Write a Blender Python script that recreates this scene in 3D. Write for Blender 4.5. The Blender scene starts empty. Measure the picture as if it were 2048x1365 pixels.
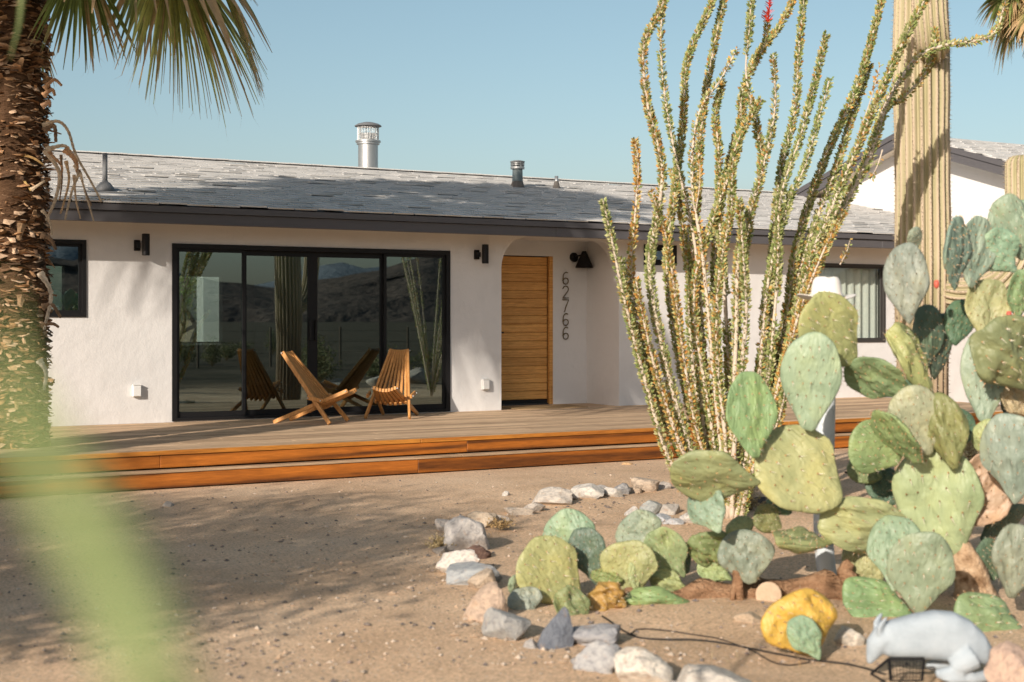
import bpy, math, random
import numpy as np
from mathutils import Vector, Matrix, Euler, Quaternion, noise
RAD = math.radians
random.seed(11)
sc = bpy.context.scene
col = sc.collection

# ------------------------------------------------------------------ camera, sky, sun, exposure
F = 2844.4                                    # focal length in photograph pixels (50 mm on 36 mm, 2048 wide)
CAM = Vector((0, -15.95, 1.5))
FW = Vector((.5, .8660254, 0)); RT = Vector((.8660254, -.5, 0)); UP = Vector((0, 0, 1))
cd = bpy.data.cameras.new('camera'); cam = bpy.data.objects.new('camera', cd); col.objects.link(cam)
cam.location = CAM; cam.rotation_euler = (RAD(90), 0, RAD(-30))
cd.lens = 50; cd.sensor_width = 36; cd.shift_y = -.02075; cd.clip_start = .05; cd.clip_end = 12000
cd.dof.use_dof = True; cd.dof.focus_distance = 15.5; cd.dof.aperture_fstop = 2.6
sc.camera = cam

SUNDIR = Vector((1.6, 1.0, -.76)).normalized()          # the way the light travels
sun_el = math.asin(-SUNDIR.z); sun_rot = math.atan2(-SUNDIR.x, -SUNDIR.y)
w = bpy.data.worlds.new('World'); sc.world = w; w.use_nodes = True
nt = w.node_tree; bg = nt.nodes['Background']
sky = nt.nodes.new('ShaderNodeTexSky'); sky.sky_type = 'NISHITA'; sky.sun_disc = False
sky.sun_elevation = sun_el; sky.sun_rotation = sun_rot
sky.air_density = 1.0; sky.dust_density = 2.4; sky.ozone_density = 1.0; sky.altitude = 300
hs = nt.nodes.new('ShaderNodeHueSaturation'); hs.inputs['Saturation'].default_value = .92
hs.inputs['Hue'].default_value = .478; hs.inputs['Value'].default_value = 1.0
nt.links.new(sky.outputs[0], hs.inputs['Color']); nt.links.new(hs.outputs[0], bg.inputs[0])
bg.inputs[1].default_value = .083
sd = bpy.data.lights.new('sun', 'SUN'); sun = bpy.data.objects.new('sun', sd); col.objects.link(sun)
sd.energy = 3.9; sd.angle = RAD(.53); sd.color = (1, .89, .765)
sun.rotation_euler = SUNDIR.to_track_quat('-Z', 'Y').to_euler(); sun.location = (-20, -20, 20)
vs = sc.view_settings; vs.view_transform = 'Standard'; vs.look = 'None'; vs.exposure = .56; vs.gamma = 1
sc.cycles.use_denoising = True; sc.cycles.max_bounces = 8; sc.cycles.transparent_max_bounces = 12
sc.cycles.sample_clamp_indirect = 6

# ------------------------------------------------------------------ where a point of the photograph stands
def D(x, y): return FW + RT*((x-1024)/F) + UP*((640-y)/F)
def P(x, y, Z): return CAM + D(x, y)*Z
def PG(x, y, z=0.0):
    d = D(x, y); return CAM + d*((z-CAM.z)/d.z)
def PW(x, y, Y):
    d = D(x, y); return CAM + d*((Y-CAM.y)/d.y)
def PX(x, y, X):
    d = D(x, y); return CAM + d*((X-CAM.x)/d.x)
def GZ(y): return F*CAM.z/(y-640)             # depth of a ground point at picture row y

# ------------------------------------------------------------------ object helpers
def wm(o):
    m = o.matrix_basis.copy()
    if o.parent: m = wm(o.parent) @ o.matrix_parent_inverse @ m
    return m
def setp(o, parent):
    if parent is not None:
        o.parent = parent; o.matrix_parent_inverse = wm(parent).inverted()
    return o
def tag(o, label=None, cat=None, group=None, kind=None):
    if label: o['label'] = label
    if cat: o['category'] = cat
    if group: o['group'] = group
    if kind: o['kind'] = kind
    return o
def empty(name, loc, rz=0, label=None, cat=None, group=None):
    o = bpy.data.objects.new(name, None); col.objects.link(o)
    o.location = loc; o.rotation_euler = (0, 0, rz); o.empty_display_size = .1
    return tag(o, label, cat, group)
def link(name, me, mat=None, parent=None, mw=None, color=None):
    o = bpy.data.objects.new(name, me); col.objects.link(o)
    if mat is not None and not me.materials: me.materials.append(mat)
    if mw is not None: o.matrix_basis = mw
    setp(o, parent)
    if color is not None: o.color = (*color, 1)
    return o

class MB:
    def __init__(s): s.v = []; s.f = []; s.c = []; s.cur = None
    def add(s, vs, fs, c=None):
        n = len(s.v); s.v += [tuple(p) for p in vs]; s.f += [tuple(i+n for i in f) for f in fs]
        if c is not None:
            s.c += c if isinstance(c, list) else [c]*len(vs)
    def box(s, lo, hi, m=None, c=None):
        x0, y0, z0 = lo; x1, y1, z1 = hi
        vs = [Vector(p) for p in ((x0,y0,z0),(x1,y0,z0),(x1,y1,z0),(x0,y1,z0),(x0,y0,z1),(x1,y0,z1),(x1,y1,z1),(x0,y1,z1))]
        if m is not None: vs = [m @ p for p in vs]
        s.add(vs, [(3,2,1,0),(4,5,6,7),(0,1,5,4),(1,2,6,5),(2,3,7,6),(3,0,4,7)], c); return s
    def bbox(s, lo, hi, b=.006, m=None):
        """box with a small chamfer"""
        x0, y0, z0 = lo; x1, y1, z1 = hi
        b = min(b, (x1-x0)*.45, (y1-y0)*.45, (z1-z0)*.45)
        vs = []; idx = {}
        for i, X in enumerate((x0, x1)):
            for j, Y in enumerate((y0, y1)):
                for k, Z in enumerate((z0, z1)):
                    dx, dy, dz = (b if i == 0 else -b), (b if j == 0 else -b), (b if k == 0 else -b)
                    for a, p in enumerate(((X, Y+dy, Z+dz), (X+dx, Y, Z+dz), (X+dx, Y+dy, Z))):
                        idx[i, j, k, a] = len(vs); vs.append(Vector(p))
        if m is not None: vs = [m @ p for p in vs]
        fs = []
        I = lambda i, j, k, a: idx[i, j, k, a]
        for i in (0, 1):
            q = [I(i,0,0,0), I(i,1,0,0), I(i,1,1,0), I(i,0,1,0)]; fs.append(q if i else q[::-1])
            q = [I(0,i,0,1), I(1,i,0,1), I(1,i,1,1), I(0,i,1,1)]; fs.append(q[::-1] if i else q)
            q = [I(0,0,i,2), I(1,0,i,2), I(1,1,i,2), I(0,1,i,2)]; fs.append(q if i else q[::-1])
        for j in (0, 1):
            for k in (0, 1):
                q = [I(0,j,k,1), I(1,j,k,1), I(1,j,k,2), I(0,j,k,2)]; fs.append(q if (j == 0) == (k == 1) else q[::-1])
                q = [I(j,0,k,0), I(j,1,k,0), I(j,1,k,2), I(j,0,k,2)]; fs.append(q if (j == 1) == (k == 1) else q[::-1])
                q = [I(j,k,0,0), I(j,k,1,0), I(j,k,1,1), I(j,k,0,1)]; fs.append(q if (j == 0) == (k == 0) else q[::-1])
        for i in (0, 1):
            for j in (0, 1):
                for k in (0, 1):
                    t = [I(i,j,k,0), I(i,j,k,1), I(i,j,k,2)]; fs.append(t if (i+j+k) % 2 else t[::-1])
        s.add(vs, fs); return s
    def tube(s, pts, rad, n=8, cap=True, flat=1.0, rib=None, c=None):
        pts = [Vector(p) for p in pts]
        if not hasattr(rad, '__len__'): rad = [rad]*len(pts)
        base = len(s.v); ref = None; vs = []; fs = []
        for i, p in enumerate(pts):
            t = (pts[min(i+1, len(pts)-1)] - pts[max(i-1, 0)]).normalized()
            if ref is None:
                ref = t.orthogonal() if abs(t.z) < .99 else Vector((1, 0, 0))
            ref = (ref - t*ref.dot(t)).normalized(); b = t.cross(ref)
            for k in range(n):
                a = 2*math.pi*k/n; r = rad[i]*(rib(a, i) if rib else 1)
                vs.append(p + ref*(math.cos(a)*r) + b*(math.sin(a)*r*flat))
        for i in range(len(pts)-1):
            for k in range(n):
                fs.append((i*n+k, i*n+(k+1) % n, (i+1)*n+(k+1) % n, (i+1)*n+k))
        if cap: fs += [tuple(range(n))[::-1], tuple(range((len(pts)-1)*n, len(pts)*n))]
        s.add(vs, fs, c); return s
    def lathe(s, prof, n=24, m=None, c=None):
        vs = []; fs = []
        for r, z in prof:
            for k in range(n):
                a = 2*math.pi*k/n; vs.append(Vector((r*math.cos(a), r*math.sin(a), z)))
        if m is not None: vs = [m @ p for p in vs]
        for i in range(len(prof)-1):
            for k in range(n): fs.append((i*n+k, i*n+(k+1) % n, (i+1)*n+(k+1) % n, (i+1)*n+k))
        fs += [tuple(range(n))[::-1], tuple(range((len(prof)-1)*n, len(prof)*n))]
        s.add(vs, fs, c); return s
    def mesh(s, name, mat=None, smooth=False):
        me = bpy.data.meshes.new(name); me.from_pydata(s.v, [], s.f); me.update()
        if s.c:
            at = me.color_attributes.new('Col', 'FLOAT_COLOR', 'POINT')
            at.data.foreach_set('color', np.array([(*c[:3], 1) for c in s.c], dtype=np.float32).ravel())
        if smooth: me.polygons.foreach_set('use_smooth', [True]*len(me.polygons))
        if mat is not None: me.materials.append(mat)
        return me
    def build(s, name, mat, parent=None, smooth=False, mw=None, color=None):
        return link(name, s.mesh(name, mat, smooth), None, parent, mw, color)

def autosmooth(o, ang=35):
    me = o.data
    me.polygons.foreach_set('use_smooth', [True]*len(me.polygons)); me.set_sharp_from_angle(angle=RAD(ang)); return o
def frame(o, ex, ey, ez):
    m = Matrix((ex, ey, ez)).transposed().to_4x4(); m.translation = o; return m
def fbm(p, o=4): return noise.fractal(p, 1.0, 2.0, o)
def spline(pts, n):
    """Catmull-Rom through the points"""
    pts = [Vector(p) for p in pts]; q = [pts[0]*2-pts[1]] + pts + [pts[-1]*2-pts[-2]]
    out = []
    for i in range(1, len(q)-2):
        for k in range(n):
            t = k/n; a, b, c, d = q[i-1:i+3]
            out.append(.5*((2*b)+(c-a)*t+(2*a-5*b+4*c-d)*t*t+(3*b-a-3*c+d)*t**3))
    out.append(pts[-1]); return out

# ------------------------------------------------------------------ materials
def newmat(name):
    m = bpy.data.materials.new(name); m.use_nodes = True; n = m.node_tree.nodes; l = m.node_tree.links
    return m, n, l, n['Principled BSDF']
def ramp(n, cols, pos=None):
    r = n.new('ShaderNodeValToRGB'); e = r.color_ramp.elements
    pos = pos or [i/(len(cols)-1) for i in range(len(cols))]
    while len(e) < len(cols): e.new(.5)
    for i, c in enumerate(cols): e[i].position = pos[i]; e[i].color = (*c, 1)
    return r
def tcoord(n, l, scale=(1,1,1), out='Object', jitter=False):
    t = n.new('ShaderNodeTexCoord'); mp = n.new('ShaderNodeMapping'); mp.inputs['Scale'].default_value = scale
    l.new(t.outputs[out], mp.inputs['Vector'])
    if jitter:
        oi = n.new('ShaderNodeObjectInfo'); sc_ = n.new('ShaderNodeMath'); sc_.operation = 'MULTIPLY'; sc_.inputs[1].default_value = 97
        l.new(oi.outputs['Random'], sc_.inputs[0]); l.new(sc_.outputs[0], mp.inputs['Location'])
    return mp.outputs[0]
def noi(n, l, vec, scale, detail=5, rough=.55, dist=0):
    t = n.new('ShaderNodeTexNoise'); t.inputs['Scale'].default_value = scale; t.inputs['Detail'].default_value = detail
    t.inputs['Roughness'].default_value = rough; t.inputs['Distortion'].default_value = dist
    l.new(vec, t.inputs['Vector']); return t.outputs['Fac']
def mix(n, l, fac, a, b, mode='MIX'):
    m = n.new('ShaderNodeMix'); m.data_type = 'RGBA'; m.blend_type = mode
    for sock, v in ((m.inputs[0], fac), (m.inputs[6], a), (m.inputs[7], b)):
        if isinstance(v, (int, float)): sock.default_value = v
        elif isinstance(v, tuple): sock.default_value = (*v, 1)
        else: l.new(v, sock)
    return m.outputs[2]
def bump(n, l, b, h, strength=.4, dist=.01, prev=None):
    u = n.new('ShaderNodeBump'); u.inputs['Strength'].default_value = strength; u.inputs['Distance'].default_value = dist
    l.new(h, u.inputs['Height'])
    if prev is not None: l.new(prev, u.inputs['Normal'])
    l.new(u.outputs[0], b.inputs['Normal']); return u.outputs[0]
def M(name, cols, scale=6, rough=.75, spec=.3, metal=0, stretch=(1,1,1), bstr=0, bscale=None, bdist=.01, jitter=False, rnd=0, pos=None, detail=6, dist=0):
    m, n, l, b = newmat(name); v = tcoord(n, l, stretch, jitter=jitter)
    c = ramp(n, cols if len(cols) > 1 else cols*2, pos); l.new(noi(n, l, v, scale, detail, dist=dist), c.inputs[0]); out = c.outputs[0]
    if rnd:
        oi = n.new('ShaderNodeObjectInfo'); h = n.new('ShaderNodeHueSaturation'); mr = n.new('ShaderNodeMapRange')
        mr.inputs[3].default_value = 1-rnd; mr.inputs[4].default_value = 1+rnd
        l.new(oi.outputs['Random'], mr.inputs[0]); l.new(mr.outputs[0], h.inputs['Value']); l.new(out, h.inputs['Color']); out = h.outputs[0]
    l.new(out, b.inputs['Base Color'])
    b.inputs['Roughness'].default_value = rough; b.inputs['Specular IOR Level'].default_value = spec; b.inputs['Metallic'].default_value = metal
    if bstr: bump(n, l, b, noi(n, l, v, bscale or scale*4, 6), bstr, bdist)
    return m
def wood(name, light, dark, along='x', rough=.6, rnd=.12, g=1.0, wstr=.5, spec=.3, ringscale=1.0):
    """board with stretched grain and cathedral figure"""
    m, n, l, b = newmat(name)
    k = {'x': (.45, 6, 6), 'y': (6, .45, 6), 'z': (6, 6, .45)}[along]
    v = tcoord(n, l, tuple(a*g for a in k), jitter=True)
    f1 = noi(n, l, v, 3.0, 6, .6, .6); f2 = noi(n, l, v, 14, 4, .6)
    wv = n.new('ShaderNodeTexWave'); wv.wave_type = 'BANDS'; wv.bands_direction = 'Z' if along == 'x' else 'Y'; wv.inputs['Scale'].default_value = 1.1*ringscale
    wv.inputs['Distortion'].default_value = 9; wv.inputs['Detail'].default_value = 2; wv.inputs['Detail Scale'].default_value = .9
    l.new(v, wv.inputs['Vector'])
    r1 = ramp(n, [dark, light], [.3, .62]); l.new(f1, r1.inputs[0])
    r2 = ramp(n, [dark, tuple(.7*a for a in light), light], [.06, .24, .6]); l.new(wv.outputs['Fac'], r2.inputs[0])
    c = mix(n, l, wstr, r1.outputs[0], r2.outputs[0])
    r3 = ramp(n, [(.72,.72,.72), (1.08,1.08,1.08)], [.3, .7]); l.new(f2, r3.inputs[0])
    c = mix(n, l, 1.0, c, r3.outputs[0], 'MULTIPLY')
    oi = n.new('ShaderNodeObjectInfo'); h = n.new('ShaderNodeHueSaturation'); mr = n.new('ShaderNodeMapRange')
    mr.inputs[3].default_value = 1-rnd; mr.inputs[4].default_value = 1+rnd
    l.new(oi.outputs['Random'], mr.inputs[0]); l.new(mr.outputs[0], h.inputs['Value']); l.new(c, h.inputs['Color'])
    l.new(h.outputs[0], b.inputs['Base Color']); b.inputs['Roughness'].default_value = rough; b.inputs['Specular IOR Level'].default_value = spec
    bump(n, l, b, f2, .25, .004); return m
def attr_mat(name, rough=.6, spec=.25, trans=0.0, noise_amt=.25, nscale=25):
    """colour carried by the mesh, broken up with noise; thin leaves let light through"""
    m, n, l, b = newmat(name)
    a = n.new('ShaderNodeAttribute'); a.attribute_name = 'Col'
    r = ramp(n, [(1-noise_amt,)*3, (1+noise_amt,)*3], [.3, .7]); l.new(noi(n, l, tcoord(n, l), nscale, 4), r.inputs[0])
    c = mix(n, l, 1.0, a.outputs['Color'], r.outputs[0], 'MULTIPLY'); l.new(c, b.inputs['Base Color'])
    b.inputs['Roughness'].default_value = rough; b.inputs['Specular IOR Level'].default_value = spec
    if trans:
        t = n.new('ShaderNodeBsdfTranslucent'); l.new(c, t.inputs[0]); mx = n.new('ShaderNodeMixShader'); mx.inputs[0].default_value = trans
        l.new(b.outputs[0], mx.inputs[1]); l.new(t.outputs[0], mx.inputs[2]); l.new(mx.outputs[0], n['Material Output'].inputs[0])
    return m

def mat_stucco(name, c):
    m, n, l, b = newmat(name); v = tcoord(n, l)
    r = ramp(n, [tuple(.90*a for a in c), c, tuple(min(.86, 1.03*a) for a in c)], [.25, .5, .8]); l.new(noi(n, l, v, 1.3, 6, .6), r.inputs[0])
    l.new(r.outputs[0], b.inputs['Base Color']); b.inputs['Roughness'].default_value = .9; b.inputs['Specular IOR Level'].default_value = .15
    p = bump(n, l, b, noi(n, l, v, 5, 4), .35, .03); bump(n, l, b, noi(n, l, v, 55, 5, .6), .35, .006, p); return m
STUCCO = mat_stucco('white_stucco', (.66, .652, .645))
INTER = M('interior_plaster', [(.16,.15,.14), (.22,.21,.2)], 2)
INTWHITE = M('interior_white', [(.6,.6,.57), (.7,.69,.66)], 2)
SOFFIT = M('soffit_paint', [(.70,.60,.48), (.76,.66,.54)], 3, .85, bstr=.2)
FASCIA = M('charcoal_paint', [(.075,.072,.078), (.105,.1,.105)], 3, .55, .4, stretch=(.6,6,6), bstr=.15, bscale=20, bdist=.004)
BLACK = M('black_metal', [(.008,.008,.009), (.013,.013,.014)], 8, .5, .25)
DARKTRIM = M('dark_bronze', [(.035,.032,.03), (.05,.046,.043)], 8, .5, .4)
GALV = M('galvanised_steel', [(.35,.36,.36), (.48,.49,.49)], 4, .42, .5, .75, bstr=.05)
PIPE = M('grey_pipe', [(.13,.135,.14), (.19,.195,.2)], 5, .6, .3)
TEALPIPE = M('weathered_vent', [(.10,.14,.15), (.2,.23,.23)], 7, .6, .3, .3, bstr=.2)
TAR = M('roof_tar', [(.05,.045,.04), (.22,.2,.18)], 12, .95, .1, bstr=.6)
SHINGLE = M('grey_shingle', [(.40,.40,.40), (.54,.53,.51), (.64,.625,.60)], 2.2, .92, .15, rnd=.1, bstr=.5, bscale=90, bdist=.003)
WHITEPLASTIC = M('white_plastic', [(.66,.66,.65), (.74,.74,.72)], 4, .5, .4)
DECKWOOD = wood('weathered_deck', (.64,.46,.30), (.35,.23,.14), 'x', .8, .24, 1.0, .3, .15)
RISER = wood('orange_stained_timber', (.44,.14,.02), (.075,.026,.009), 'x', .5, .16, 1.0, .6, .3, .36)
NOSING = wood('amber_nosing', (.58,.24,.04), (.33,.11,.02), 'x', .45, .1, 1.0, .25, .35, .5)
DOORWOOD = wood('honey_door_timber', (.80,.42,.125), (.54,.235,.055), 'x', .5, .13, 1.3, .28, .35)
CHAIRWOOD = wood('honey_chair_timber', (.66,.33,.11), (.44,.19,.05), 'z', .5, .1, 2.0, .2, .35)
BRASS = M('dark_brass', [(.11,.08,.04), (.2,.15,.08)], 9, .4, .5, .8)
SCREW = M('steel_bolt', [(.5,.5,.5), (.6,.6,.6)], 9, .3, .5, 1)
HATM = M('white_felt', [(.70,.67,.62), (.78,.75,.7)], 8, .95, .1, bstr=.15, bscale=60, bdist=.004)
PALEBLUE = M('pale_blue_paint', [(.5,.55,.58), (.60,.64,.66)], 5, .6, .3, bstr=.15)
STATUE = M('pale_grey_cast_stone', [(.23,.27,.30), (.35,.40,.44), (.44,.48,.51)], 13, .88, .2, bstr=.35, bscale=60, bdist=.006)
BARK = M('palm_bark', [(.02,.012,.008), (.10,.055,.03), (.22,.13,.08)], 9, .95, .1, stretch=(1,1,2.5), bstr=.9, bscale=26, bdist=.03)
FIBRE = attr_mat('palm_fibre', .9, .1, 0, .35, 30)
FROND = attr_mat('palm_frond', .5, .3, .42, .2, 12)
OCLEAF = attr_mat('ocotillo_leaf', .6, .2, .25, .2, 40)
OCSTEM = M('ocotillo_stem', [(.26,.2,.15), (.55,.47,.38), (.68,.6,.5)], 60, .9, .1, bstr=.6, bscale=120, bdist=.004)
DRY = attr_mat('dry_growth', .85, .1, .15, .25, 30)
BRANCH = M('branch_bark', [(.10,.075,.055), (.2,.16,.12)], 12, .9, .1, bstr=.5)
LOGM = M('dead_cactus_wood', [(.06,.032,.018), (.30,.175,.10), (.52,.35,.22)], 12, .95, .1, bstr=1.0, bscale=38, bdist=.03, stretch=(1,1,2))
HOSE = M('black_hose', [(.012,.012,.012), (.02,.02,.02)], 8, .6, .3)
FLOWER = M('red_flower', [(.75,.05,.03), (.85,.12,.06)], 20, .6, .2)
MAT = M('woven_doormat', [(.3,.2,.1), (.42,.29,.16)], 60, .95, .1, bstr=.6)

def mat_glass(name, refl, tint):
    m, n, l, b = newmat(name); n.remove(b)
    g = n.new('ShaderNodeBsdfGlossy'); g.inputs['Roughness'].default_value = .0; g.inputs['Color'].default_value = (.78, .94, .97, 1)
    t = n.new('ShaderNodeBsdfTransparent'); t.inputs[0].default_value = (*tint, 1)
    lw = n.new('ShaderNodeLayerWeight'); lw.inputs[0].default_value = .5
    pw_ = n.new('ShaderNodeMath'); pw_.operation = 'POWER'; pw_.inputs[1].default_value = 5; l.new(lw.outputs['Facing'], pw_.inputs[0])
    mr = n.new('ShaderNodeMath'); mr.operation = 'MULTIPLY_ADD'; mr.inputs[1].default_value = .9; mr.inputs[2].default_value = refl; mr.use_clamp = True
    l.new(pw_.outputs[0], mr.inputs[0]); mx = n.new('ShaderNodeMixShader')
    l.new(mr.outputs[0], mx.inputs[0]); l.new(t.outputs[0], mx.inputs[1]); l.new(g.outputs[0], mx.inputs[2])
    l.new(mx.outputs[0], n['Material Output'].inputs[0]); return m
GLASS = mat_glass('coated_glass', .24, (.50, .58, .55))
GLASS2 = mat_glass('window_glass', .09, (.93, .96, .94))

def mat_ground():
    m, n, l, b = newmat('desert_sand'); v = tcoord(n, l)
    r = ramp(n, [(.56,.385,.245), (.70,.495,.325), (.78,.58,.40)], [.3, .5, .72]); l.new(noi(n, l, v, .9, 8, .65), r.inputs[0])
    f = noi(n, l, v, 55, 6, .8); r2 = ramp(n, [(.42,.41,.41), (.95,.95,.95), (1.3,1.28,1.25)], [.34, .5, .66]); l.new(f, r2.inputs[0])
    c = mix(n, l, 1.0, r.outputs[0], r2.outputs[0], 'MULTIPLY')
    vo = n.new('ShaderNodeTexVoronoi'); vo.inputs['Scale'].default_value = 26; vo.inputs['Randomness'].default_value = 1; l.new(v, vo.inputs['Vector'])
    rv = ramp(n, [(1,1,1), (0,0,0)], [.10, .2]); l.new(vo.outputs['Distance'], rv.inputs[0])
    sp = n.new('ShaderNodeSeparateColor'); l.new(vo.outputs['Color'], sp.inputs[0])
    rc = ramp(n, [(.22,.185,.16), (.48,.39,.31), (.68,.58,.48)]); l.new(sp.outputs[0], rc.inputs[0])
    c = mix(n, l, rv.outputs[0], c, rc.outputs[0])
    sx = n.new('ShaderNodeSeparateXYZ'); l.new(v, sx.inputs[0])
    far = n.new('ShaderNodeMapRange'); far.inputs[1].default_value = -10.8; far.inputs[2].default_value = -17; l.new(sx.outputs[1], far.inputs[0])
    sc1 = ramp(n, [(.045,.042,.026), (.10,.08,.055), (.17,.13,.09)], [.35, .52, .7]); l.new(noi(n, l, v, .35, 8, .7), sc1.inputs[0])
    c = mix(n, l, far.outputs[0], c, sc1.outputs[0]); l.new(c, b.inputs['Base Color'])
    b.inputs['Roughness'].default_value = .95; b.inputs['Specular IOR Level'].default_value = .1
    p = bump(n, l, b, f, .7, .010); p = bump(n, l, b, noi(n, l, v, 7, 6, .6), .4, .03, p); bump(n, l, b, rv.outputs[0], .4, .008, p); return m
GROUND = mat_ground()

def mat_pad():
    m, n, l, b = newmat('cactus_pad'); v = tcoord(n, l, (1, 1, .2), jitter=True)
    oi = n.new('ShaderNodeObjectInfo')
    r = ramp(n, [(.74,.80,.78), (1,1.01,1), (1.18,1.12,.95)], [.3, .5, .74]); l.new(noi(n, l, v, 2.2, 4, .5), r.inputs[0])
    c = mix(n, l, 1.0, oi.outputs['Color'], r.outputs[0], 'MULTIPLY')
    a = n.new('ShaderNodeAttribute'); a.attribute_name = 'Col'; sp = n.new('ShaderNodeSeparateColor'); l.new(a.outputs['Color'], sp.inputs[0])
    tan = ramp(n, [(.36,.23,.12), (.56,.42,.26)]); l.new(noi(n, l, v, 14, 4), tan.inputs[0])
    # scarred rim and corky foot of the pad
    nn = noi(n, l, v, 9, 5, .75)
    ad = n.new('ShaderNodeMath'); ad.operation = 'MULTIPLY_ADD'; ad.inputs[1].default_value = .9; l.new(sp.outputs[0], ad.inputs[0]); l.new(nn, ad.inputs[2])
    rr = ramp(n, [(0,0,0), (.8,.8,.8)], [1.0, 1.4]); l.new(ad.outputs[0], rr.inputs[0]); c = mix(n, l, rr.outputs[0], c, tan.outputs[0])
    sc_ = noi(n, l, v, 4.3, 7, .7, .8); rs = ramp(n, [(0,0,0), (.8,.8,.8)], [.66, .72]); l.new(sc_, rs.inputs[0]); c = mix(n, l, rs.outputs[0], c, tan.outputs[0])
    l.new(c, b.inputs['Base Color']); b.inputs['Roughness'].default_value = .45; b.inputs['Specular IOR Level'].default_value = .35
    v2 = tcoord(n, l, (2.2, .8, .2), jitter=True)
    p = bump(n, l, b, noi(n, l, v, 5, 2, .5, .6), .5, .03); p = bump(n, l, b, noi(n, l, v2, 4, 2, .5, 1.8), .35, .03, p); bump(n, l, b, noi(n, l, v, 40, 4), .2, .004, p); return m
PAD = mat_pad()
SPINE = attr_mat('cactus_spine', .6, .2, 0, .2, 50)

def mat_rock():
    m, n, l, b = newmat('garden_stone'); v = tcoord(n, l, jitter=True); oi = n.new('ShaderNodeObjectInfo')
    r = ramp(n, [(.5,.5,.53), (.95,.95,.95), (1.3,1.25,1.18)], [.28, .5, .74]); l.new(noi(n, l, v, 7, 8, .65, .6), r.inputs[0])
    c = mix(n, l, 1.0, oi.outputs['Color'], r.outputs[0], 'MULTIPLY')
    st = noi(n, l, v, 3, 4, .6, 1.2); rs = ramp(n, [(0,0,0), (.55,.55,.55)], [.58, .68]); l.new(st, rs.inputs[0]); c = mix(n, l, rs.outputs[0], c, (.36,.24,.16))
    l.new(c, b.inputs['Base Color']); b.inputs['Roughness'].default_value = .88; b.inputs['Specular IOR Level'].default_value = .2
    p = bump(n, l, b, noi(n, l, v, 14, 8, .65), .6, .03); bump(n, l, b, noi(n, l, v, 70, 4), .3, .005, p); return m
ROCK = mat_rock()

def mat_saguaro():
    m, n, l, b = newmat('saguaro_skin'); v = tcoord(n, l, (1, 1, .35))
    r = ramp(n, [(.29,.27,.14), (.38,.345,.205), (.45,.39,.26)], [.3, .5, .75]); l.new(noi(n, l, v, 4, 6, .6), r.inputs[0])
    a = n.new('ShaderNodeAttribute'); a.attribute_name = 'Col'; sp = n.new('ShaderNodeSeparateColor'); l.new(a.outputs['Color'], sp.inputs[0])
    c = mix(n, l, sp.outputs[0], r.outputs[0], (.50,.385,.29))
    sc_ = noi(n, l, v, 3.0, 7, .7, .5); rs = ramp(n, [(0,0,0), (.75,.75,.75)], [.62, .74]); l.new(sc_, rs.inputs[0]); c = mix(n, l, rs.outputs[0], c, (.42,.31,.21))
    g_ = n.new('ShaderNodeNewGeometry'); sz = n.new('ShaderNodeSeparateXYZ'); l.new(g_.outputs['Position'], sz.inputs[0])
    ck = n.new('ShaderNodeMath'); ck.operation = 'MULTIPLY_ADD'; ck.inputs[1].default_value = 1.3; l.new(noi(n, l, v, 2.5, 5, .7), ck.inputs[0]); l.new(sz.outputs[2], ck.inputs[2])
    rk = ramp(n, [(.85,.85,.85), (0,0,0)], [.0, 1.0]); mrk = n.new('ShaderNodeMapRange'); mrk.inputs[1].default_value = 1.5; mrk.inputs[2].default_value = 2.7; l.new(ck.outputs[0], mrk.inputs[0]); l.new(mrk.outputs[0], rk.inputs[0])
    c = mix(n, l, rk.outputs[0], c, (.24,.17,.11))            # corky foot of the stem
    l.new(c, b.inputs['Base Color']); b.inputs['Roughness'].default_value = .65; b.inputs['Specular IOR Level'].default_value = .2
    bump(n, l, b, noi(n, l, v, 30, 5), .3, .006); return m
SAGUARO = mat_saguaro()

# ------------------------------------------------------------------ ground, far plain, mountains
def ground_h(x, y):
    d = max(0, min(1, (-3.9-y)/1.2))
    return d*(.035*fbm(Vector((x*.5, y*.5, 3.1)), 3) + .012*fbm(Vector((x*2.1, y*2.1, 7.7)), 3))
def axis(lo, hi, step, far):
    a = list(np.arange(lo, hi, step)); g = step; p = hi
    while p < far: a.append(p); g *= 1.35; p += g
    g = step; p = lo
    while p > -far: g *= 1.35; p -= g; a.insert(0, p)
    return np.array(a)
gx = axis(-3, 20, .11, 5000); gy = axis(-22, -3.5, .11, 5000)
GX, GY = np.meshgrid(gx, gy)
gv = [(x, y, ground_h(x, y) if (-40 < x < 60 and -70 < y < -3.9) else 0) for x, y in zip(GX.ravel(), GY.ravel())]
nx = len(gx); gf = [(j*nx+i, j*nx+i+1, (j+1)*nx+i+1, (j+1)*nx+i) for j in range(len(gy)-1) for i in range(nx-1)]
g = MB(); g.v = gv; g.f = gf
tag(g.build('ground', GROUND, smooth=True), kind='structure')

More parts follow.
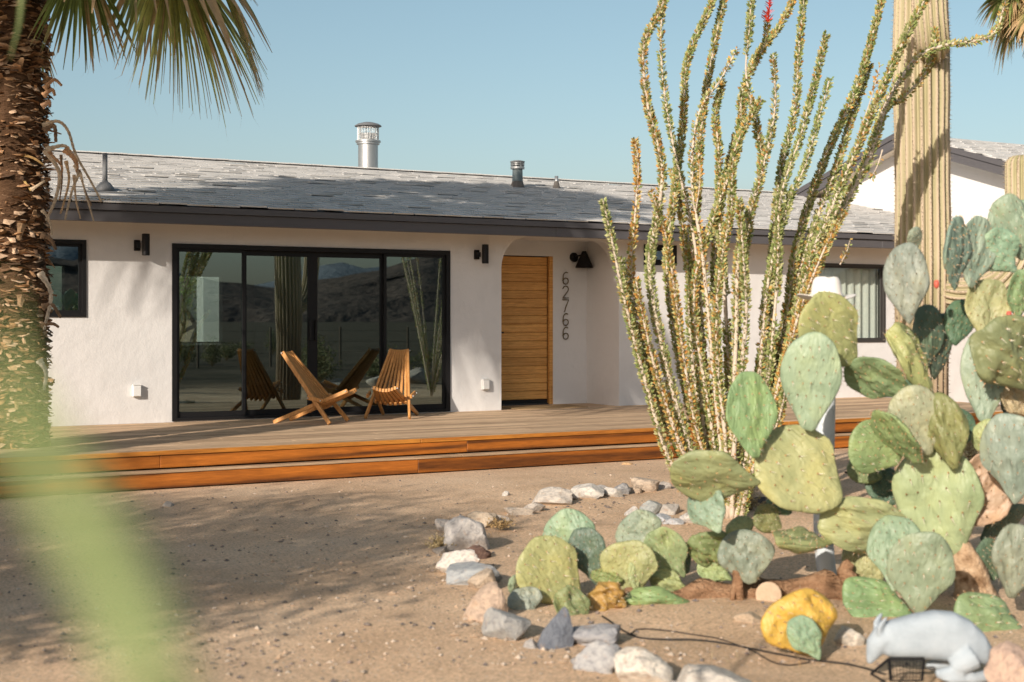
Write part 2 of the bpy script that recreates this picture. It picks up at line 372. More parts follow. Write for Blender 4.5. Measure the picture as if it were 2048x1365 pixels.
def hills(name, dist, hmax, seed, a0, a1, c0, c1, n=240, rows=14):
    mb = MB(); vs = []; fs = []
    for i in range(n+1):
        a = RAD(a0 + (a1-a0)*i/n); u = i*.085
        top = hmax*(.50 + .42*fbm(Vector((u, seed, 0)), 2) + .34*abs(fbm(Vector((u*2.6, seed, 4)), 5)))
        for j in range(rows+1):
            t = j/rows; d = dist*(1 + .34*t) + 40*fbm(Vector((u*3, t*4, seed)), 3)
            z = top*(t**.75)*(1 + .30*(1-t)*fbm(Vector((u*4.3, t*5, seed+9)), 4)) - 2*(1-t)
            if j == 0: z = -3
            vs.append((math.cos(a)*d, math.sin(a)*d - 15, z))
    for i in range(n):
        for j in range(rows):
            p = i*(rows+1)+j; fs.append((p, p+rows+1, p+rows+2, p+1))
    mb.add(vs, fs)
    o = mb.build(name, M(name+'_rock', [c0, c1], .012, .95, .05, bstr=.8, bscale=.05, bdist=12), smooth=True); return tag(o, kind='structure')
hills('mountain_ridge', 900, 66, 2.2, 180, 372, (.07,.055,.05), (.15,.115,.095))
hills('far_mountain_ridge', 2600, 260, 8.8, 175, 378, (.17,.19,.22), (.22,.24,.27))  # bluish tone: haze of distance put into the rock colour

# ------------------------------------------------------------------ the house
DZ = .335                                                    # deck surface
house = empty('house', (8, 0, 0), 0, 'long low white stucco house with grey shingle roof and charcoal fascia', 'house')
X0, X1, XB, YB = -2.5, 27.0, 18.35, 9.7                        # facade ends, cross-wing gable, back wall
EY, EZ, RY, RZ = -.55, 2.755, 4.85, 3.90                       # eave and ridge of the main roof
PITCH = (RZ-EZ)/(RY-EY)
def wall_grid(mb, x0, x1, z0, z1, y0, y1, holes):
    xs = sorted({x0, x1, *[h[0] for h in holes], *[h[1] for h in holes]}); zs = sorted({z0, z1, *[h[2] for h in holes], *[h[3] for h in holes]})
    def solid(i, k):
        if not (0 <= i < len(xs)-1 and 0 <= k < len(zs)-1): return False
        cx, cz = (xs[i]+xs[i+1])/2, (zs[k]+zs[k+1])/2
        return not any(h[0] < cx < h[1] and h[2] < cz < h[3] for h in holes)
    for i in range(len(xs)-1):
        for k in range(len(zs)-1):
            if not solid(i, k): continue
            a, b, c, d = xs[i], xs[i+1], zs[k], zs[k+1]
            mb.add([(a,y0,c),(b,y0,c),(b,y0,d),(a,y0,d)], [(0,1,2,3)]); mb.add([(a,y1,c),(b,y1,c),(b,y1,d),(a,y1,d)], [(3,2,1,0)])
            if not solid(i-1, k): mb.add([(a,y0,c),(a,y1,c),(a,y1,d),(a,y0,d)], [(3,2,1,0)])
            if not solid(i+1, k): mb.add([(b,y0,c),(b,y1,c),(b,y1,d),(b,y0,d)], [(0,1,2,3)])
            if not solid(i, k-1): mb.add([(a,y0,c),(b,y0,c),(b,y1,c),(a,y1,c)], [(3,2,1,0)])
            if not solid(i, k+1): mb.add([(a,y0,d),(b,y0,d),(b,y1,d),(a,y1,d)], [(0,1,2,3)])
SL = (4.74, 8.30, DZ+.01, 2.37); W1 = (2.86, 3.78, 1.53, 2.38); W3 = (11.29, 11.84, 2.25, 2.53); W4 = (14.02, 15.78, 1.16, 2.34)
AL = (9.05, 10.88, 0.0, 2.585)                                  # entrance alcove
WT = 2.68
mb = MB(); wall_grid(mb, X0, X1, -.05, WT, 0, .2, [SL, W1, W3, W4, AL])
front = mb.build('wall', STUCCO, house); front['label'] = 'white stucco front wall'
# rounded upper corners of the alcove mouth
for sx, xc, r in ((1, AL[0], .42), (-1, AL[1], .42)):
    mb = MB(); vs = []; n = 12
    for y in (0, .2):
        vs.append((xc, y, AL[3]))
        for k in range(n+1):
            a = math.pi/2*k/n; vs.append((xc+sx*(r-r*math.cos(a)), y, AL[3]-r+r*math.sin(a)))
    fs = []
    for k in range(n): fs += [(0, 1+k, 2+k), (n+2, n+4+k, n+3+k), (1+k, n+3+k, n+4+k, 2+k)]
    if sx < 0: fs = [f[::-1] for f in fs]
    mb.add(vs, fs); autosmooth(mb.build('arch_corner', STUCCO, house))
AY = .80
door = (9.30, 10.26, DZ+.02, 2.365)
mb = MB(); wall_grid(mb, AL[0]-.14, AL[1]+.14, -.05, 2.66, AY, AY+.14, [(door[0]-.005, door[1]+.065, 0, door[3]+.012)])
mb.build('alcove_wall', STUCCO, house)
for a, b in ((AL[0]-.14, AL[0]), (AL[1], AL[1]+.14)):
    MB().box((a, .2, -.05), (b, AY, 2.66)).build('alcove_side', STUCCO, house)
MB().box((AL[0], .2, AL[3]), (AL[1], AY, AL[3]+.07)).build('alcove_ceiling', STUCCO, house)
# back and end walls, floor of the rooms
BA = (7.0, 8.58, 1.09, 2.30); BB = (4.6, 5.7, 1.2, 2.45)
mb = MB(); wall_grid(mb, X0, X1, -.05, WT, YB, YB+.2, [BA, BB])
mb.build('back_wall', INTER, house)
for x in (X0, X1-.2): MB().box((x, .2, -.05), (x+.2, YB, WT)).build('end_wall', STUCCO, house)
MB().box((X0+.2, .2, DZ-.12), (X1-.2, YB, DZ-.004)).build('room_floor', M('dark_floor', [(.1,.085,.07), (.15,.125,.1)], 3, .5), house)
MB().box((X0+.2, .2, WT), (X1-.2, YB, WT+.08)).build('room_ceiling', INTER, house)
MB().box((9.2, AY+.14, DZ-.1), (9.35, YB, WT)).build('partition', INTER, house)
MB().box((5.8, 8.4, DZ), (8.9, 9.0, 1.02)).bbox((5.7, 8.3, 1.02), (9.0, 9.1, 1.07), .01).build('kitchen_counter', M('counter_stone', [(.22,.23,.22), (.32,.33,.31)], 6, .25, .5), house)

# roof: slab, 300 shingles singly, the rest of the courses as one
EXP, SW = .205, .31
slope = Vector((0, RY-EY, RZ-EZ)).normalized(); nrm = Vector((1,0,0)).cross(slope)
L = math.hypot(RY-EY, RZ-EZ)
mb = MB(); o_ = Vector((0, EY+.02, EZ)) - nrm*.03
def roofquad(mb, x0, x1, a, b, th):
    vs = [Vector((x, 0, 0)) + q for q in (a, b) for x in (x0, x1)]; n2 = nrm*th
    mb.add([*vs, *[p-n2 for p in vs]], [(0,1,3,2),(4,6,7,5),(0,4,5,1),(2,3,7,6),(0,2,6,4),(1,5,7,3)])
roofquad(mb, X0-.4, X1, o_, o_+slope*(L-.02), .09)
back0 = Vector((0, 2*RY-EY, EZ-.02)); rid = Vector((0, RY, RZ-.03))
mb.add([(X0-.4, rid.y, rid.z), (X1, rid.y, rid.z), (X1, back0.y, back0.z), (X0-.4, back0.y, back0.z), (X0-.4, rid.y, rid.z-.12), (X1, rid.y, rid.z-.12), (X1, back0.y, back0.z-.12), (X0-.4, back0.y, back0.z-.12)],
       [(0,1,2,3),(7,6,5,4),(3,2,6,7),(0,3,7,4),(1,5,6,2)])
roof = mb.build('roof', SHINGLE, house); roof['label'] = 'low pitched roof of weathered grey shingles'
rs = random.Random(5)
shm = []
for k in range(4):
    b = MB(); w_ = SW*(.97, .86, .985, .93)[k]; tl = .022
    vs = []
    for y, z in ((0, tl*.2), (0, tl), (EXP+.06, .004), (EXP+.06, -.006)):
        for x in (-w_/2, w_/2): vs.append((x, y+(rs.uniform(-.006,.006) if y == 0 else 0), z))
    b.add(vs, [(0,1,3,2),(2,3,5,4),(4,5,7,6),(0,2,4,6),(1,7,5,3),(0,6,7,1)]); shm.append(b)
shd = [b.mesh('shingle', SHINGLE) for b in shm]
rest = MB(); nsing = 0; rows = int(L/EXP)
for r in range(rows):
    nx_ = int((X1-X0)/SW); off = (r % 2)*SW*.5 + rs.uniform(-.05, .05)
    for i in range(nx_):
        x = X0-.3 + i*SW + off + rs.uniform(-.008, .008)
        if x > XB+.6: break
        k = rs.choice((0, 0, 2, 2, 3, 1)); lift = rs.choice((0,)*14+(.012, .02))
        p = Vector((x, EY-.015, EZ+.0)) + slope*(r*EXP) + nrm*(-.0+rs.uniform(0, .003))
        m = frame(p, Vector((1,0,0)), (slope+nrm*(-lift*2)).normalized(), nrm) @ Matrix.Rotation(rs.uniform(-.012,.012), 4, 'Z')
        if lift: m.translation = p + nrm*lift*.6
        if r < 8 and nsing < 300 and 2.6 < x < 15:
            link('shingle', shd[k], None, roof, m); nsing += 1
        else: rest.add([m @ Vector(v) for v in shm[k].v], shm[k].f)
tag(rest.build('shingle_courses', SHINGLE, roof), kind='stuff')
mb = MB()
for i in range(110):
    x = X0 + i*.19; 
    if x > 18.2: break
    m = Matrix.Translation((x, RY-.03, RZ+.004+rs.uniform(0,.004)))
    mb.box((0, -.13, -.008), (.187, .16, .008), m)
tag(mb.build('ridge_caps', SHINGLE, roof), kind='stuff')
MB().box((X0-.4, EY-.012, EZ-.075), (X1, EY+.02, EZ-.008)).build('drip_board', FASCIA, house)
fx = [X0-.4, 2.2, 9.55, 15.2, X1]
for a, b in zip(fx, fx[1:]): MB().bbox((a+.001, EY+.018, EZ-.20), (b-.001, EY+.058, EZ-.078), .004).build('fascia_board', FASCIA, house)
MB().box((X0-.4, EY+.058, EZ-.145), (X1, 0, EZ-.12)).build('soffit', SOFFIT, house)
# debris at the eave
mb = MB()
for k in range(60):
    p = Vector((3.9+rs.gauss(0,.2), EY+.03, EZ+.01)) + slope*abs(rs.gauss(0,.08)); m = Matrix.Translation(p) @ Euler((rs.random()*6, rs.random()*6, 0)).to_matrix().to_4x4()
    mb.box((-.03,-.006,-.002), (.03,.006,.002), m, (.33,.27,.2))
tag(mb.build('leaf_litter', DRY, roof), kind='stuff')

# pipes through the roof
def on_roof(x, y): 
    d = D(x, y); t = (EZ+PITCH*(CAM.y-EY)-CAM.z)/(d.z-PITCH*d.y); return CAM + d*t
q = on_roof(210, 384); fl = empty('vent_pipe', q); setp(fl, house)
MB().lathe([(.028,0),(.028,.44)], 16).build('pipe', PIPE, fl, True, Matrix.Translation(q))
MB().lathe([(.12,-.01),(.10,.05),(.06,.10),(.034,.115),(.032,.13)], 20).build('boot', PIPE, fl, True, Matrix.Translation(q))
MB().box((-.19,-.19,0), (.19,.17,.006), frame(q+nrm*.018, Vector((1,0,0)), slope, nrm)).build('flashing', PIPE, fl)
q = Vector((9.47, 5.1, 3.6)); fl = empty('chimney_flue', q); setp(fl, house); fl['label'] = 'tall round steel chimney flue with open rain cap'
T = Matrix.Translation(q)
autosmooth(MB().lathe([(.16,0),(.16,.72),(.185,.73),(.185,.76),(.205,.765),(.205,.79),(.185,.795),(.165,.80)], 32).build('pipe', GALV, fl, mw=T))
autosmooth(MB().lathe([(.09,.80),(.15,.90),(.145,.905),(.085,.81)], 24).build('spark_cone', GALV, fl, mw=T))
for k in range(6):
    a = k*math.pi/3+.3; MB().tube([(.16*math.cos(a), .16*math.sin(a), .79), (.16*math.cos(a), .16*math.sin(a), 1.02)], .007, 6).build('cap_strut', GALV, fl, mw=T)
mb = MB()
for k in range(40):
    a = k*math.pi/20; mb.tube([(.172*math.cos(a), .172*math.sin(a), .79), (.172*math.cos(a), .172*math.sin(a), 1.03)], .0022, 4)
for z in (.84,.89,.94,.99): mb.tube([(.172*math.cos(a*.3), .172*math.sin(a*.3), z) for a in range(22)], .002, 4)
tag(mb.build('wire_mesh', GALV, fl, mw=T), kind='stuff')
autosmooth(MB().lathe([(.215,1.02),(.218,1.03),(.17,1.06),(.08,1.085),(.02,1.09)], 32).build('rain_cap', PIPE, fl, mw=T))
q = on_roof(1035, 376); fl = empty('roof_vent', q); setp(fl, house); fl['label'] = 'short teal grey roof vent with louvred cap'
T = Matrix.Translation(q)
autosmooth(MB().lathe([(.09,-.02),(.085,.10),(.078,.30)], 20).build('pipe', TEALPIPE, fl, mw=T))
mb = MB(); mb.lathe([(.13,-.05),(.105,.03),(.085,.10),(.08,.11)], 20, Matrix.Translation((0,0,0)))
autosmooth(mb.build('tar_collar', TAR, fl, mw=T))
for z, h in ((.29,.035),(.345,.012),(.37,.012)): autosmooth(MB().lathe([(.105,z),(.112,z+.004),(.112,z+h),(.105,z+h+.004)], 24).build('louvre_ring', GALV, fl, mw=T))
autosmooth(MB().lathe([(.11,.395),(.115,.40),(.115,.412),(.06,.425)], 24).build('cap', PIPE, fl, mw=T))
for k in range(8):
    a = k*math.pi/4; MB().tube([(.1*math.cos(a), .1*math.sin(a), .3), (.1*math.cos(a), .1*math.sin(a), .4)], .008, 5).build('cap_strut', GALV, fl, mw=T)
q = on_roof(1113, 379); fl = empty('small_roof_vent', q); setp(fl, house)
MB().lathe([(.03,0),(.03,.21)], 14).build('pipe', GALV, fl, True, Matrix.Translation(q))
MB().lathe([(.085,-.03),(.05,.06),(.036,.12),(.033,.13)], 14).build('tar_collar', TAR, fl, True, Matrix.Translation(q))

# cross wing behind: gable facing the yard's left end
AYW, AZW, PWG = 1.9, 4.72, .31
gx0 = XB-.40
def wz(y): return AZW - PWG*abs(y-AYW)
mb = MB(); yf, yb = -2.6, 6.4
vs = [(XB, y, z) for y, z in ((yf+.5, 2.5), (yf+.5, wz(yf+.5)-.16), (AYW, AZW-.16), (yb-.4, wz(yb-.4)-.16), (yb-.4, 2.5))]
vs2 = [(XB+.2, y, z) for _, y, z in vs]
mb.add(vs+vs2, [(4,3,2,1,0), (5,6,7,8,9), (0,1,6,5), (1,2,7,6), (2,3,8,7), (3,4,9,8), (4,0,5,9)]); mb.build('gable_wall', STUCCO, house)
for s in (-1, 1):
    ye = yf if s < 0 else yb
    sl = Vector((0, (ye-AYW), wz(ye)-AZW)); n_ = Vector((0, -s*0+0, 0))
    a = Vector((gx0, AYW, AZW)); b = Vector((gx0, ye, wz(ye)))
    up_ = Vector((0, PWG*s, 1)).normalized()
    vs = []
    for x in (gx0+.02, X1+6):
        for p in (a, b): vs += [Vector((x, p.y, p.z))-up_*.02, Vector((x, p.y, p.z))-up_*.12]
    MB().add(vs, []) if False else None
    mb = MB(); mb.add(vs, [(0,4,6,2),(1,3,7,5),(2,6,7,3),(0,2,3,1),(4,5,7,6)]); mb.build('wing_roof', SHINGLE, house)
    fz = .22
    for k, (u0, u1, t0, t1) in enumerate(((.0, .03, .0, .09), (.028, .05, .09, .235))):
        mb = MB(); v8 = []
        for x in (gx0-.04+u0, gx0+u1+.01):
            for p in (a, b):
                for t in (t0, t1): v8.append(Vector((x, p.y, p.z)) - Vector((0,0,1))*t)
        mb.add(v8, [(0,1,3,2),(4,6,7,5),(0,2,6,4),(1,5,7,3),(2,3,7,6),(0,4,5,1)]); mb.build('rake_board', FASCIA, house)
    v8 = []
    for x in (gx0+.062, XB):
        for p in (a, b):
            for t in (.15, .17): v8.append(Vector((x, p.y, p.z)) - Vector((0,0,1))*t)
    mb = MB(); mb.add(v8, [(0,1,3,2),(4,6,7,5),(0,2,6,4),(1,5,7,3),(2,3,7,6),(0,4,5,1)]); mb.build('rake_soffit', SOFFIT, house)
mb = MB(); sw = Vector((0, AYW-yf, AZW-wz(yf))).normalized(); nw = Vector((1,0,0)).cross(sw); Lw = math.hypot(AYW-yf, AZW-wz(yf))
for r in range(int(Lw/EXP)):
    for i in range(28):
        x = gx0+.12 + i*SW + (r % 2)*.15; p = Vector((x, yf, wz(yf))) + sw*(r*EXP) + nw*.0
        m = frame(p, Vector((1,0,0)), sw, nw); k = rs.randrange(4); mb.add([m @ Vector(v) for v in shm[k].v], shm[k].f)
tag(mb.build('wing_shingle_courses', SHINGLE, house), kind='stuff')
# solar panel standing off the wing roof
q = Vector((gx0+3.2, AYW-2.0, wz(AYW-2.0)+.10)); m = frame(q, Vector((1,0,0)), sw, nw)
sp_ = link('solar_panel', MB().bbox((0,0,0), (1.7,1.0,.04), .004, m).mesh('solar_panel', GALV)); tag(sp_, 'dark solar panel in grey frame on the wing roof', 'solar panel')
pv = MB(); pv.box((.02,.02,.0405), (1.68,.98,.044), m); pv.build('cell_face', M('solar_cells', [(.012,.016,.03), (.02,.026,.05)], 4, .2, .6), sp_)
for i in (.2, 1.4): MB().box((i,.1,-.10), (i+.05,.9,0), m).build('mounting_rail', GALV, sp_)

# sliding glass door: frame, four sashes with panes
q = Vector(((SL[0]+SL[1])/2, 0, SL[2])); sd_ = empty('sliding_door', q); setp(sd_, house); sd_['label'] = 'four-panel sliding glass door in black frame'
def bars(parent, name, x0, x1, z0, z1, y0, y1, t, mat, tb=None):
    tb = tb or t
    mb = MB(); mb.box((x0, y0, z0), (x0+t, y1, z1)); mb.box((x1-t, y0, z0), (x1, y1, z1))
    mb.box((x0+t, y0, z0), (x1-t, y1, z0+tb)); mb.box((x0+t, y0, z1-t), (x1-t, y1, z1)); return mb.build(name, mat, parent)
bars(sd_, 'frame', SL[0], SL[1], SL[2], SL[3], -.02, .13, .055, BLACK, .035)
edges = [SL[0]+.055, 5.615, 6.475, 7.395, SL[1]-.055]
for i in range(4):
    a, b = edges[i], edges[i+1]; y = (.01, .055, .055, .01)[i]
    if i in (1, 2): a -= .03*(i == 1); b += .03*(i == 2)
    t = .035
    if i == 1: pass
    bars(sd_, 'sash', a, b, SL[2]+.036, SL[3]-.056, y, y+.04, t if i in (0, 3) else .06, BLACK, .06)
    MB().box((a+.03, y+.016, SL[2]+.09), (b-.03, y+.022, SL[3]-.09)).build('pane', GLASS, sd_)
for x in (6.44, 6.51): MB().bbox((x-.012, .02, 1.25), (x+.012, .053, 1.5), .003).build('handle', BLACK, sd_)
def window(name, Wd, label, t=.05, mull=None, glass=GLASS2, mat=DARKTRIM, bar=None):
    q = Vector(((Wd[0]+Wd[1])/2, 0, Wd[2])); wo = empty(name, q); setp(wo, house); wo['label'] = label
    bars(wo, 'frame', *Wd[:2], Wd[2], Wd[3], -.015, .12, t, mat)
    bars(wo, 'sash', Wd[0]+t, Wd[1]-t, Wd[2]+t, Wd[3]-t, .02, .07, .03, mat)
    if mull: MB().box((mull-.02, .018, Wd[2]+t+.03), (mull+.02, .072, Wd[3]-t-.03)).build('mullion', mat, wo)
    MB().box((Wd[0]+t+.02, .04, Wd[2]+t+.02), (Wd[1]-t-.02, .046, Wd[3]-t-.02)).build('pane', glass, wo); return wo
window('window', W1, 'black framed window beside the palm trunk', .045, 3.15, GLASS, BLACK)
window('window', W3, 'small high dark window right of the entrance', .05, None, GLASS, BLACK)
w4 = window('window', W4, 'large window with pale sheet added behind the glass near the saguaro', .035, None, GLASS2, DARKTRIM)
mb = MB(); cv = []; n = 90
for k in range(n+1):
    x = W4[0]-.1 + (W4[1]-W4[0]+.2)*k/n; cv.append((x, .15+.02*math.sin(k*.9)+.008*math.sin(k*2.3)))
mb.add([(x, y, z) for x, y in cv for z in (.9, 2.6)], [(2*k, 2*k+2, 2*k+3, 2*k+1) for k in range(n)])
mb.build('reflection_sheet', INTWHITE, w4, True)  # pleated pale sheet added to stand for a bright reflection in the pane

# entrance door of horizontal planks
q = Vector(((door[0]+door[1])/2, AY, DZ)); dr = empty('entrance_door', q); setp(dr, house); dr['label'] = 'honey coloured wooden door of horizontal planks'
npl = 17; ph = (door[3]-door[2]-.05)/npl
pm = MB().bbox((-(door[1]-door[0])/2+.004, 0, .0015), ((door[1]-door[0])/2-.004, .04, ph-.0015), .004).mesh('plank', DOORWOOD)
for k in range(npl): link('plank', pm, None, dr, Matrix.Translation((q.x, AY+.045, door[2]+.05+k*ph)))
MB().box((door[0]+.003, AY+.062, door[2]+.05), (door[1]-.003, AY+.09, door[3])).build('backing', BLACK, dr)
MB().box((door[0]+.003, AY+.04, door[2]), (door[1]-.003, AY+.09, door[2]+.046)).build('sweep', BLACK, dr)
mb = MB(); mb.box((door[1]+.006, AY-.002, DZ), (door[1]+.062, AY+.12, door[3]+.01)); mb.build('jamb', DOORWOOD, dr)
MB().box((door[1]-.003, AY+.05, DZ), (door[1]+.006, AY+.1, door[3])).build('weather_strip', BLACK, dr)
MB().box((door[0], AY+.02, DZ-.1), (door[1]+.06, AY+.12, DZ+.018)).build('threshold', DARKTRIM, dr)
h = MB(); h.tube([(door[0]+.10, AY+.05, 1.33), (door[0]+.10, AY-.01, 1.33), (door[0]+.235, AY-.01, 1.325)], .011, 8); h.lathe([(.026,0),(.026,.012)], 16, Matrix.Translation((door[0]+.10, AY+.044, 1.33)) @ Matrix.Rotation(math.pi/2, 4, 'X'))
h.build('handle', BLACK, dr, True)
# house number, brass strokes on the alcove wall
dig = {
 '6': [(.52,.95), (.36,1), (.18,.92), (.07,.74), (.04,.5), (.04,.28), (.12,.07), (.30,.0), (.49,.08), (.56,.27), (.49,.45), (.31,.51), (.13,.43), (.05,.30)],
 '2': [(.05,.80), (.14,.95), (.32,1), (.5,.93), (.57,.76), (.50,.56), (.30,.32), (.03,.0), (.60,.0)],
 '7': [(.02,1), (.60,1), (.42,.62), (.28,.30), (.20,.0)]}
for k, ch in enumerate('62766'):
    hgt, z0 = .165, 2.165-.165*.5-.006-k*.191
    org = Vector((10.47, AY-.022, z0-hgt/2)); pts = dig[ch]
    p3 = [org + Vector((a*hgt*.98, 0, b*hgt)) for a, b in pts]
    if ch == '6': p3 = spline(p3, 4)
    elif ch == '2': p3 = spline(p3[:8], 4)+[p3[8]]
    d_ = MB(); d_.tube(p3, .0075, 8)
    for p in (p3[0], p3[-1]): d_.tube([p, p+Vector((0,.024,0))], .004, 6)
    o = d_.build('house_number', BRASS, house, True); o['label'] = 'brass house number digit ' + ch

# ------------------------------------------------------------------ wall fittings
def sconce(x, z, label):
    e = empty('wall_sconce', (x, 0, z), 0, label, 'wall lamp', 'black cylinder sconces')
    T = Matrix.Translation((x, 0, z))
    MB().bbox((-.075,-.03,-.06), (-.005,0,.06), .004, T).build('back_plate', BLACK, e)
    MB().box((-.06,-.09,-.03), (-.02,-.03,.03), T).build('arm', BLACK, e)
    autosmooth(MB().lathe([(.04,-.115),(.043,-.112),(.043,.125),(.04,.128)], 24, T @ Matrix.Translation((.03,-.115,0))).build('cylinder_shade', BLACK, e))
    autosmooth(MB().lathe([(.030,-.1165),(.030,-.1155)], 20, T @ Matrix.Translation((.03,-.115,0))).build('lens', GALV, e))
sconce(4.38, 2.335, 'black cylinder wall sconce between the framed window and sliding door')
sconce(8.72, 2.33, 'black cylinder wall sconce between the sliding door and entrance')
e = empty('cone_sconce', (10.72, AY, 2.34), 0, 'black cone shaded wall lamp above the house number', 'wall lamp'); T = Matrix.Translation((10.72, AY, 2.34))
autosmooth(MB().lathe([(.06,0),(.066,.004),(.066,.022),(.06,.026)], 28, T @ Matrix.Translation((-.06,0,.03)) @ Matrix.Rotation(math.pi/2, 4, 'X')).build('back_plate', BLACK, e))
MB().tube([T @ Vector((-.06,-.02,.03)), T @ Vector((-.04,-.08,.05)), T @ Vector((.03,-.13,.06))], .012, 8).build('arm', BLACK, e, True)
autosmooth(MB().lathe([(.022,.115),(.03,.11),(.125,-.115),(.122,-.117),(.02,.10)], 32, T @ Matrix.Translation((.035,-.13,0))).build('cone_shade', BLACK, e))
autosmooth(MB().lathe([(.01,-.06),(.035,-.05),(.03,0),(.015,.03)], 16, T @ Matrix.Translation((.035,-.13,0))).build('bulb', INTWHITE, e))
def outlet(x, z, label):
    e = empty('outlet_box', (x, 0, z), 0, label, 'outlet', 'weatherproof outlets')
    MB().bbox((x-.05,-.055,z-.065), (x+.05,0,z+.065), .008).build('cover', WHITEPLASTIC, e)
    MB().box((x-.045,-.06,z+.065), (x+.045,-.01,z+.075)).build('hinge', WHITEPLASTIC, e)
    MB().bbox((x-.042,-.062,z-.055), (x+.042,-.0555,z+.05), .003).build('lid', WHITEPLASTIC, e)
outlet(4.33, .70, 'white outlet box low on wall below the left cylinder sconce')
outlet(8.80, .67, 'white outlet box low on wall just left of the entrance')

# ------------------------------------------------------------------ deck
deck = empty('deck', (8, -1.8, 0), 0, 'long timber deck with a step, grey planks and orange stained risers', 'deck')
DX0, DX1, DF = -2.5, 15.6, -3.36
pw = .139; n = int((0-DF)/(pw+.008)); rs = random.Random(9)
lens = {}
for r in range(n+1):
    y1 = -.004 - r*(pw+.008); y0 = max(y1-pw, DF-.028)
    if y1-y0 < .04: continue
    x = DX0 - rs.uniform(0, 2)
    while x < DX1:
        ln = rs.choice((3.6, 4.2, 4.8)); a, b = max(x, DX0), min(x+ln-.004, DX1); x += ln
        if b-a < .1: continue
        key = (round(b-a, 3), round(y1-y0, 3))
        if key not in lens: lens[key] = MB().bbox((-(b-a)/2, -(y1-y0)/2, -.026), ((b-a)/2, (y1-y0)/2, 0), .004).mesh('plank', DECKWOOD)
        link('plank', lens[key], None, deck, Matrix.Translation(((a+b)/2, (y0+y1)/2, DZ+rs.uniform(-.0015,.001))))
MB().box((AL[0]+.003, .002, DZ-.06), (AL[1]-.003, AY-.004, DZ-.003)).build('alcove_floor', DECKWOOD, deck)
def board_run(name, y0, y1, z0, z1, joints, mat, dz=0):
    js = [DX0, *joints, DX1]
    for a, b in zip(js, js[1:]):
        me = MB().bbox((-(b-a)/2+.0015, y0-(y0+y1)/2, z0-(z0+z1)/2), ((b-a)/2-.0015, y1-(y0+y1)/2, z1-(z0+z1)/2), .004).mesh(name, mat)
        link(name, me, None, deck, Matrix.Translation(((a+b)/2, (y0+y1)/2+rs.uniform(-.002,.002), (z0+z1)/2)))
board_run('nosing_board', DF-.07, DF-.030, DZ-.042, DZ-.002, (1.2, 6.2, 11.4), NOSING)
board_run('riser_board', DF-.055, DF-.031, .178, DZ-.044, (3.62, 6.72, 11.0), RISER)
board_run('tread_plank', DF-.178, DF-.058, .145, .167, (2.2, 6.6, 10.9), DECKWOOD)
board_run('step_riser', DF-.170, DF-.140, .012, .143, (1.6, 6.12, 11.3), RISER)
for x in np.arange(DX0+.3, DX1, 1.25):
    MB().box((x, DF+.05, -.03), (x+.09, DF+.14, DZ-.03)).build('post', M('rough_timber', [(.2,.13,.07),(.3,.2,.12)], 6) if 'rough_timber' not in bpy.data.materials else bpy.data.materials['rough_timber'], deck)
    MB().box((x, DF-.138, -.03), (x+.09, DF-.07, .14)).build('step_block', bpy.data.materials['rough_timber'], deck)
MB().box((DX1-.03, DF-.02, .03), (DX1-.002, -.02, DZ-.03)).build('end_board', RISER, deck)
tag(MB().bbox((9.28, -.06, DZ-.001), (10.35, .50, DZ+.012), .004).build('doormat', MAT), 'thin woven doormat in front of the wooden door', 'doormat')

# ------------------------------------------------------------------ folding stick chairs
def bar(mb, a, b, w_, d_, side):
    a, b = Vector(a), Vector(b); u = (b-a); ln = u.length; u.normalize(); s_ = Vector(side); s_ = (s_-u*s_.dot(u)).normalized(); n_ = u.cross(s_)
    mb.bbox((-w_/2, -d_/2, 0), (w_/2, d_/2, ln), .004, frame(a, s_, n_, u))
def chair(loc, rz, label):
    e = empty('stick_chair', loc, rz, label, 'chair', 'folding stick chairs on the deck'); MW = Matrix.Translation(loc) @ Matrix.Rotation(rz, 4, 'Z')
    def part(mb, name, mat=CHAIRWOOD): return mb.build(name, mat, e, mw=MW)
    nb = 9; S = (0, 1, 0)
    for i in range(nb):                                       # back: fans out from the top to the hinge, outer pair runs on to the front feet
        t = i/(nb-1)*2-1; sag = .035*(1-t*t)
        top = Vector((-.40-sag*.8, t*.105, .80-.012*(1-t*t))); hin = Vector((.04, t*.235, .245-sag))
        outer = i in (0, nb-1)
        end = Vector((.245, t*.265, .012)) if outer else hin + (hin-top).normalized()*.06
        mb = MB(); bar(mb, top, end, .030, .046, S); part(mb, 'leg' if outer else 'back_slat')
    ns = 8
    for i in range(ns):                                       # seat: alternates with the back slats, outer pair runs back to the rear feet
        t = i/(ns-1)*2-1; sag = .03*(1-t*t)
        frt = Vector((.40-sag*.4, t*.125, .375-sag)); hin = Vector((.03, t*.205, .215-sag))
        outer = i in (0, ns-1)
        end = Vector((-.46, t*.215, .012)) if outer else hin + (hin-frt).normalized()*.05
        mb = MB(); bar(mb, frt, end, .030, .044, S); part(mb, 'leg' if outer else 'seat_slat')
    for s in (-1, 1):
        mb = MB(); bar(mb, (-.02, s*.272, .30), (.16, s*.262, .262), .026, .046, S); part(mb, 'hinge_link')
    for p, hw in (((-.40, .79), .125), ((.385, .368), .145), ((-.005, .295), .29), ((.14, .266), .28)):
        for s in (-1, 1):
            mb = MB(); mb.tube([(p[0], s*(hw-.005), p[1]), (p[0], s*(hw+.012), p[1])], .008, 8); part(mb, 'bolt', SCREW)
    for k, (nn, top) in enumerate(((nb, (-.40, .79, .105)), (ns, (.385, .366, .125)))):    # rope or rod through the slats
        mb = MB(); mb.tube([(top[0]-.028*(1-t*t)*(1 if k == 0 else .4), t*top[2], top[1]-.03*(1-t*t)*(k*.9+.3)) for t in np.linspace(-1, 1, 9)], .005, 6); part(mb, 'rod', SCREW)
    return e
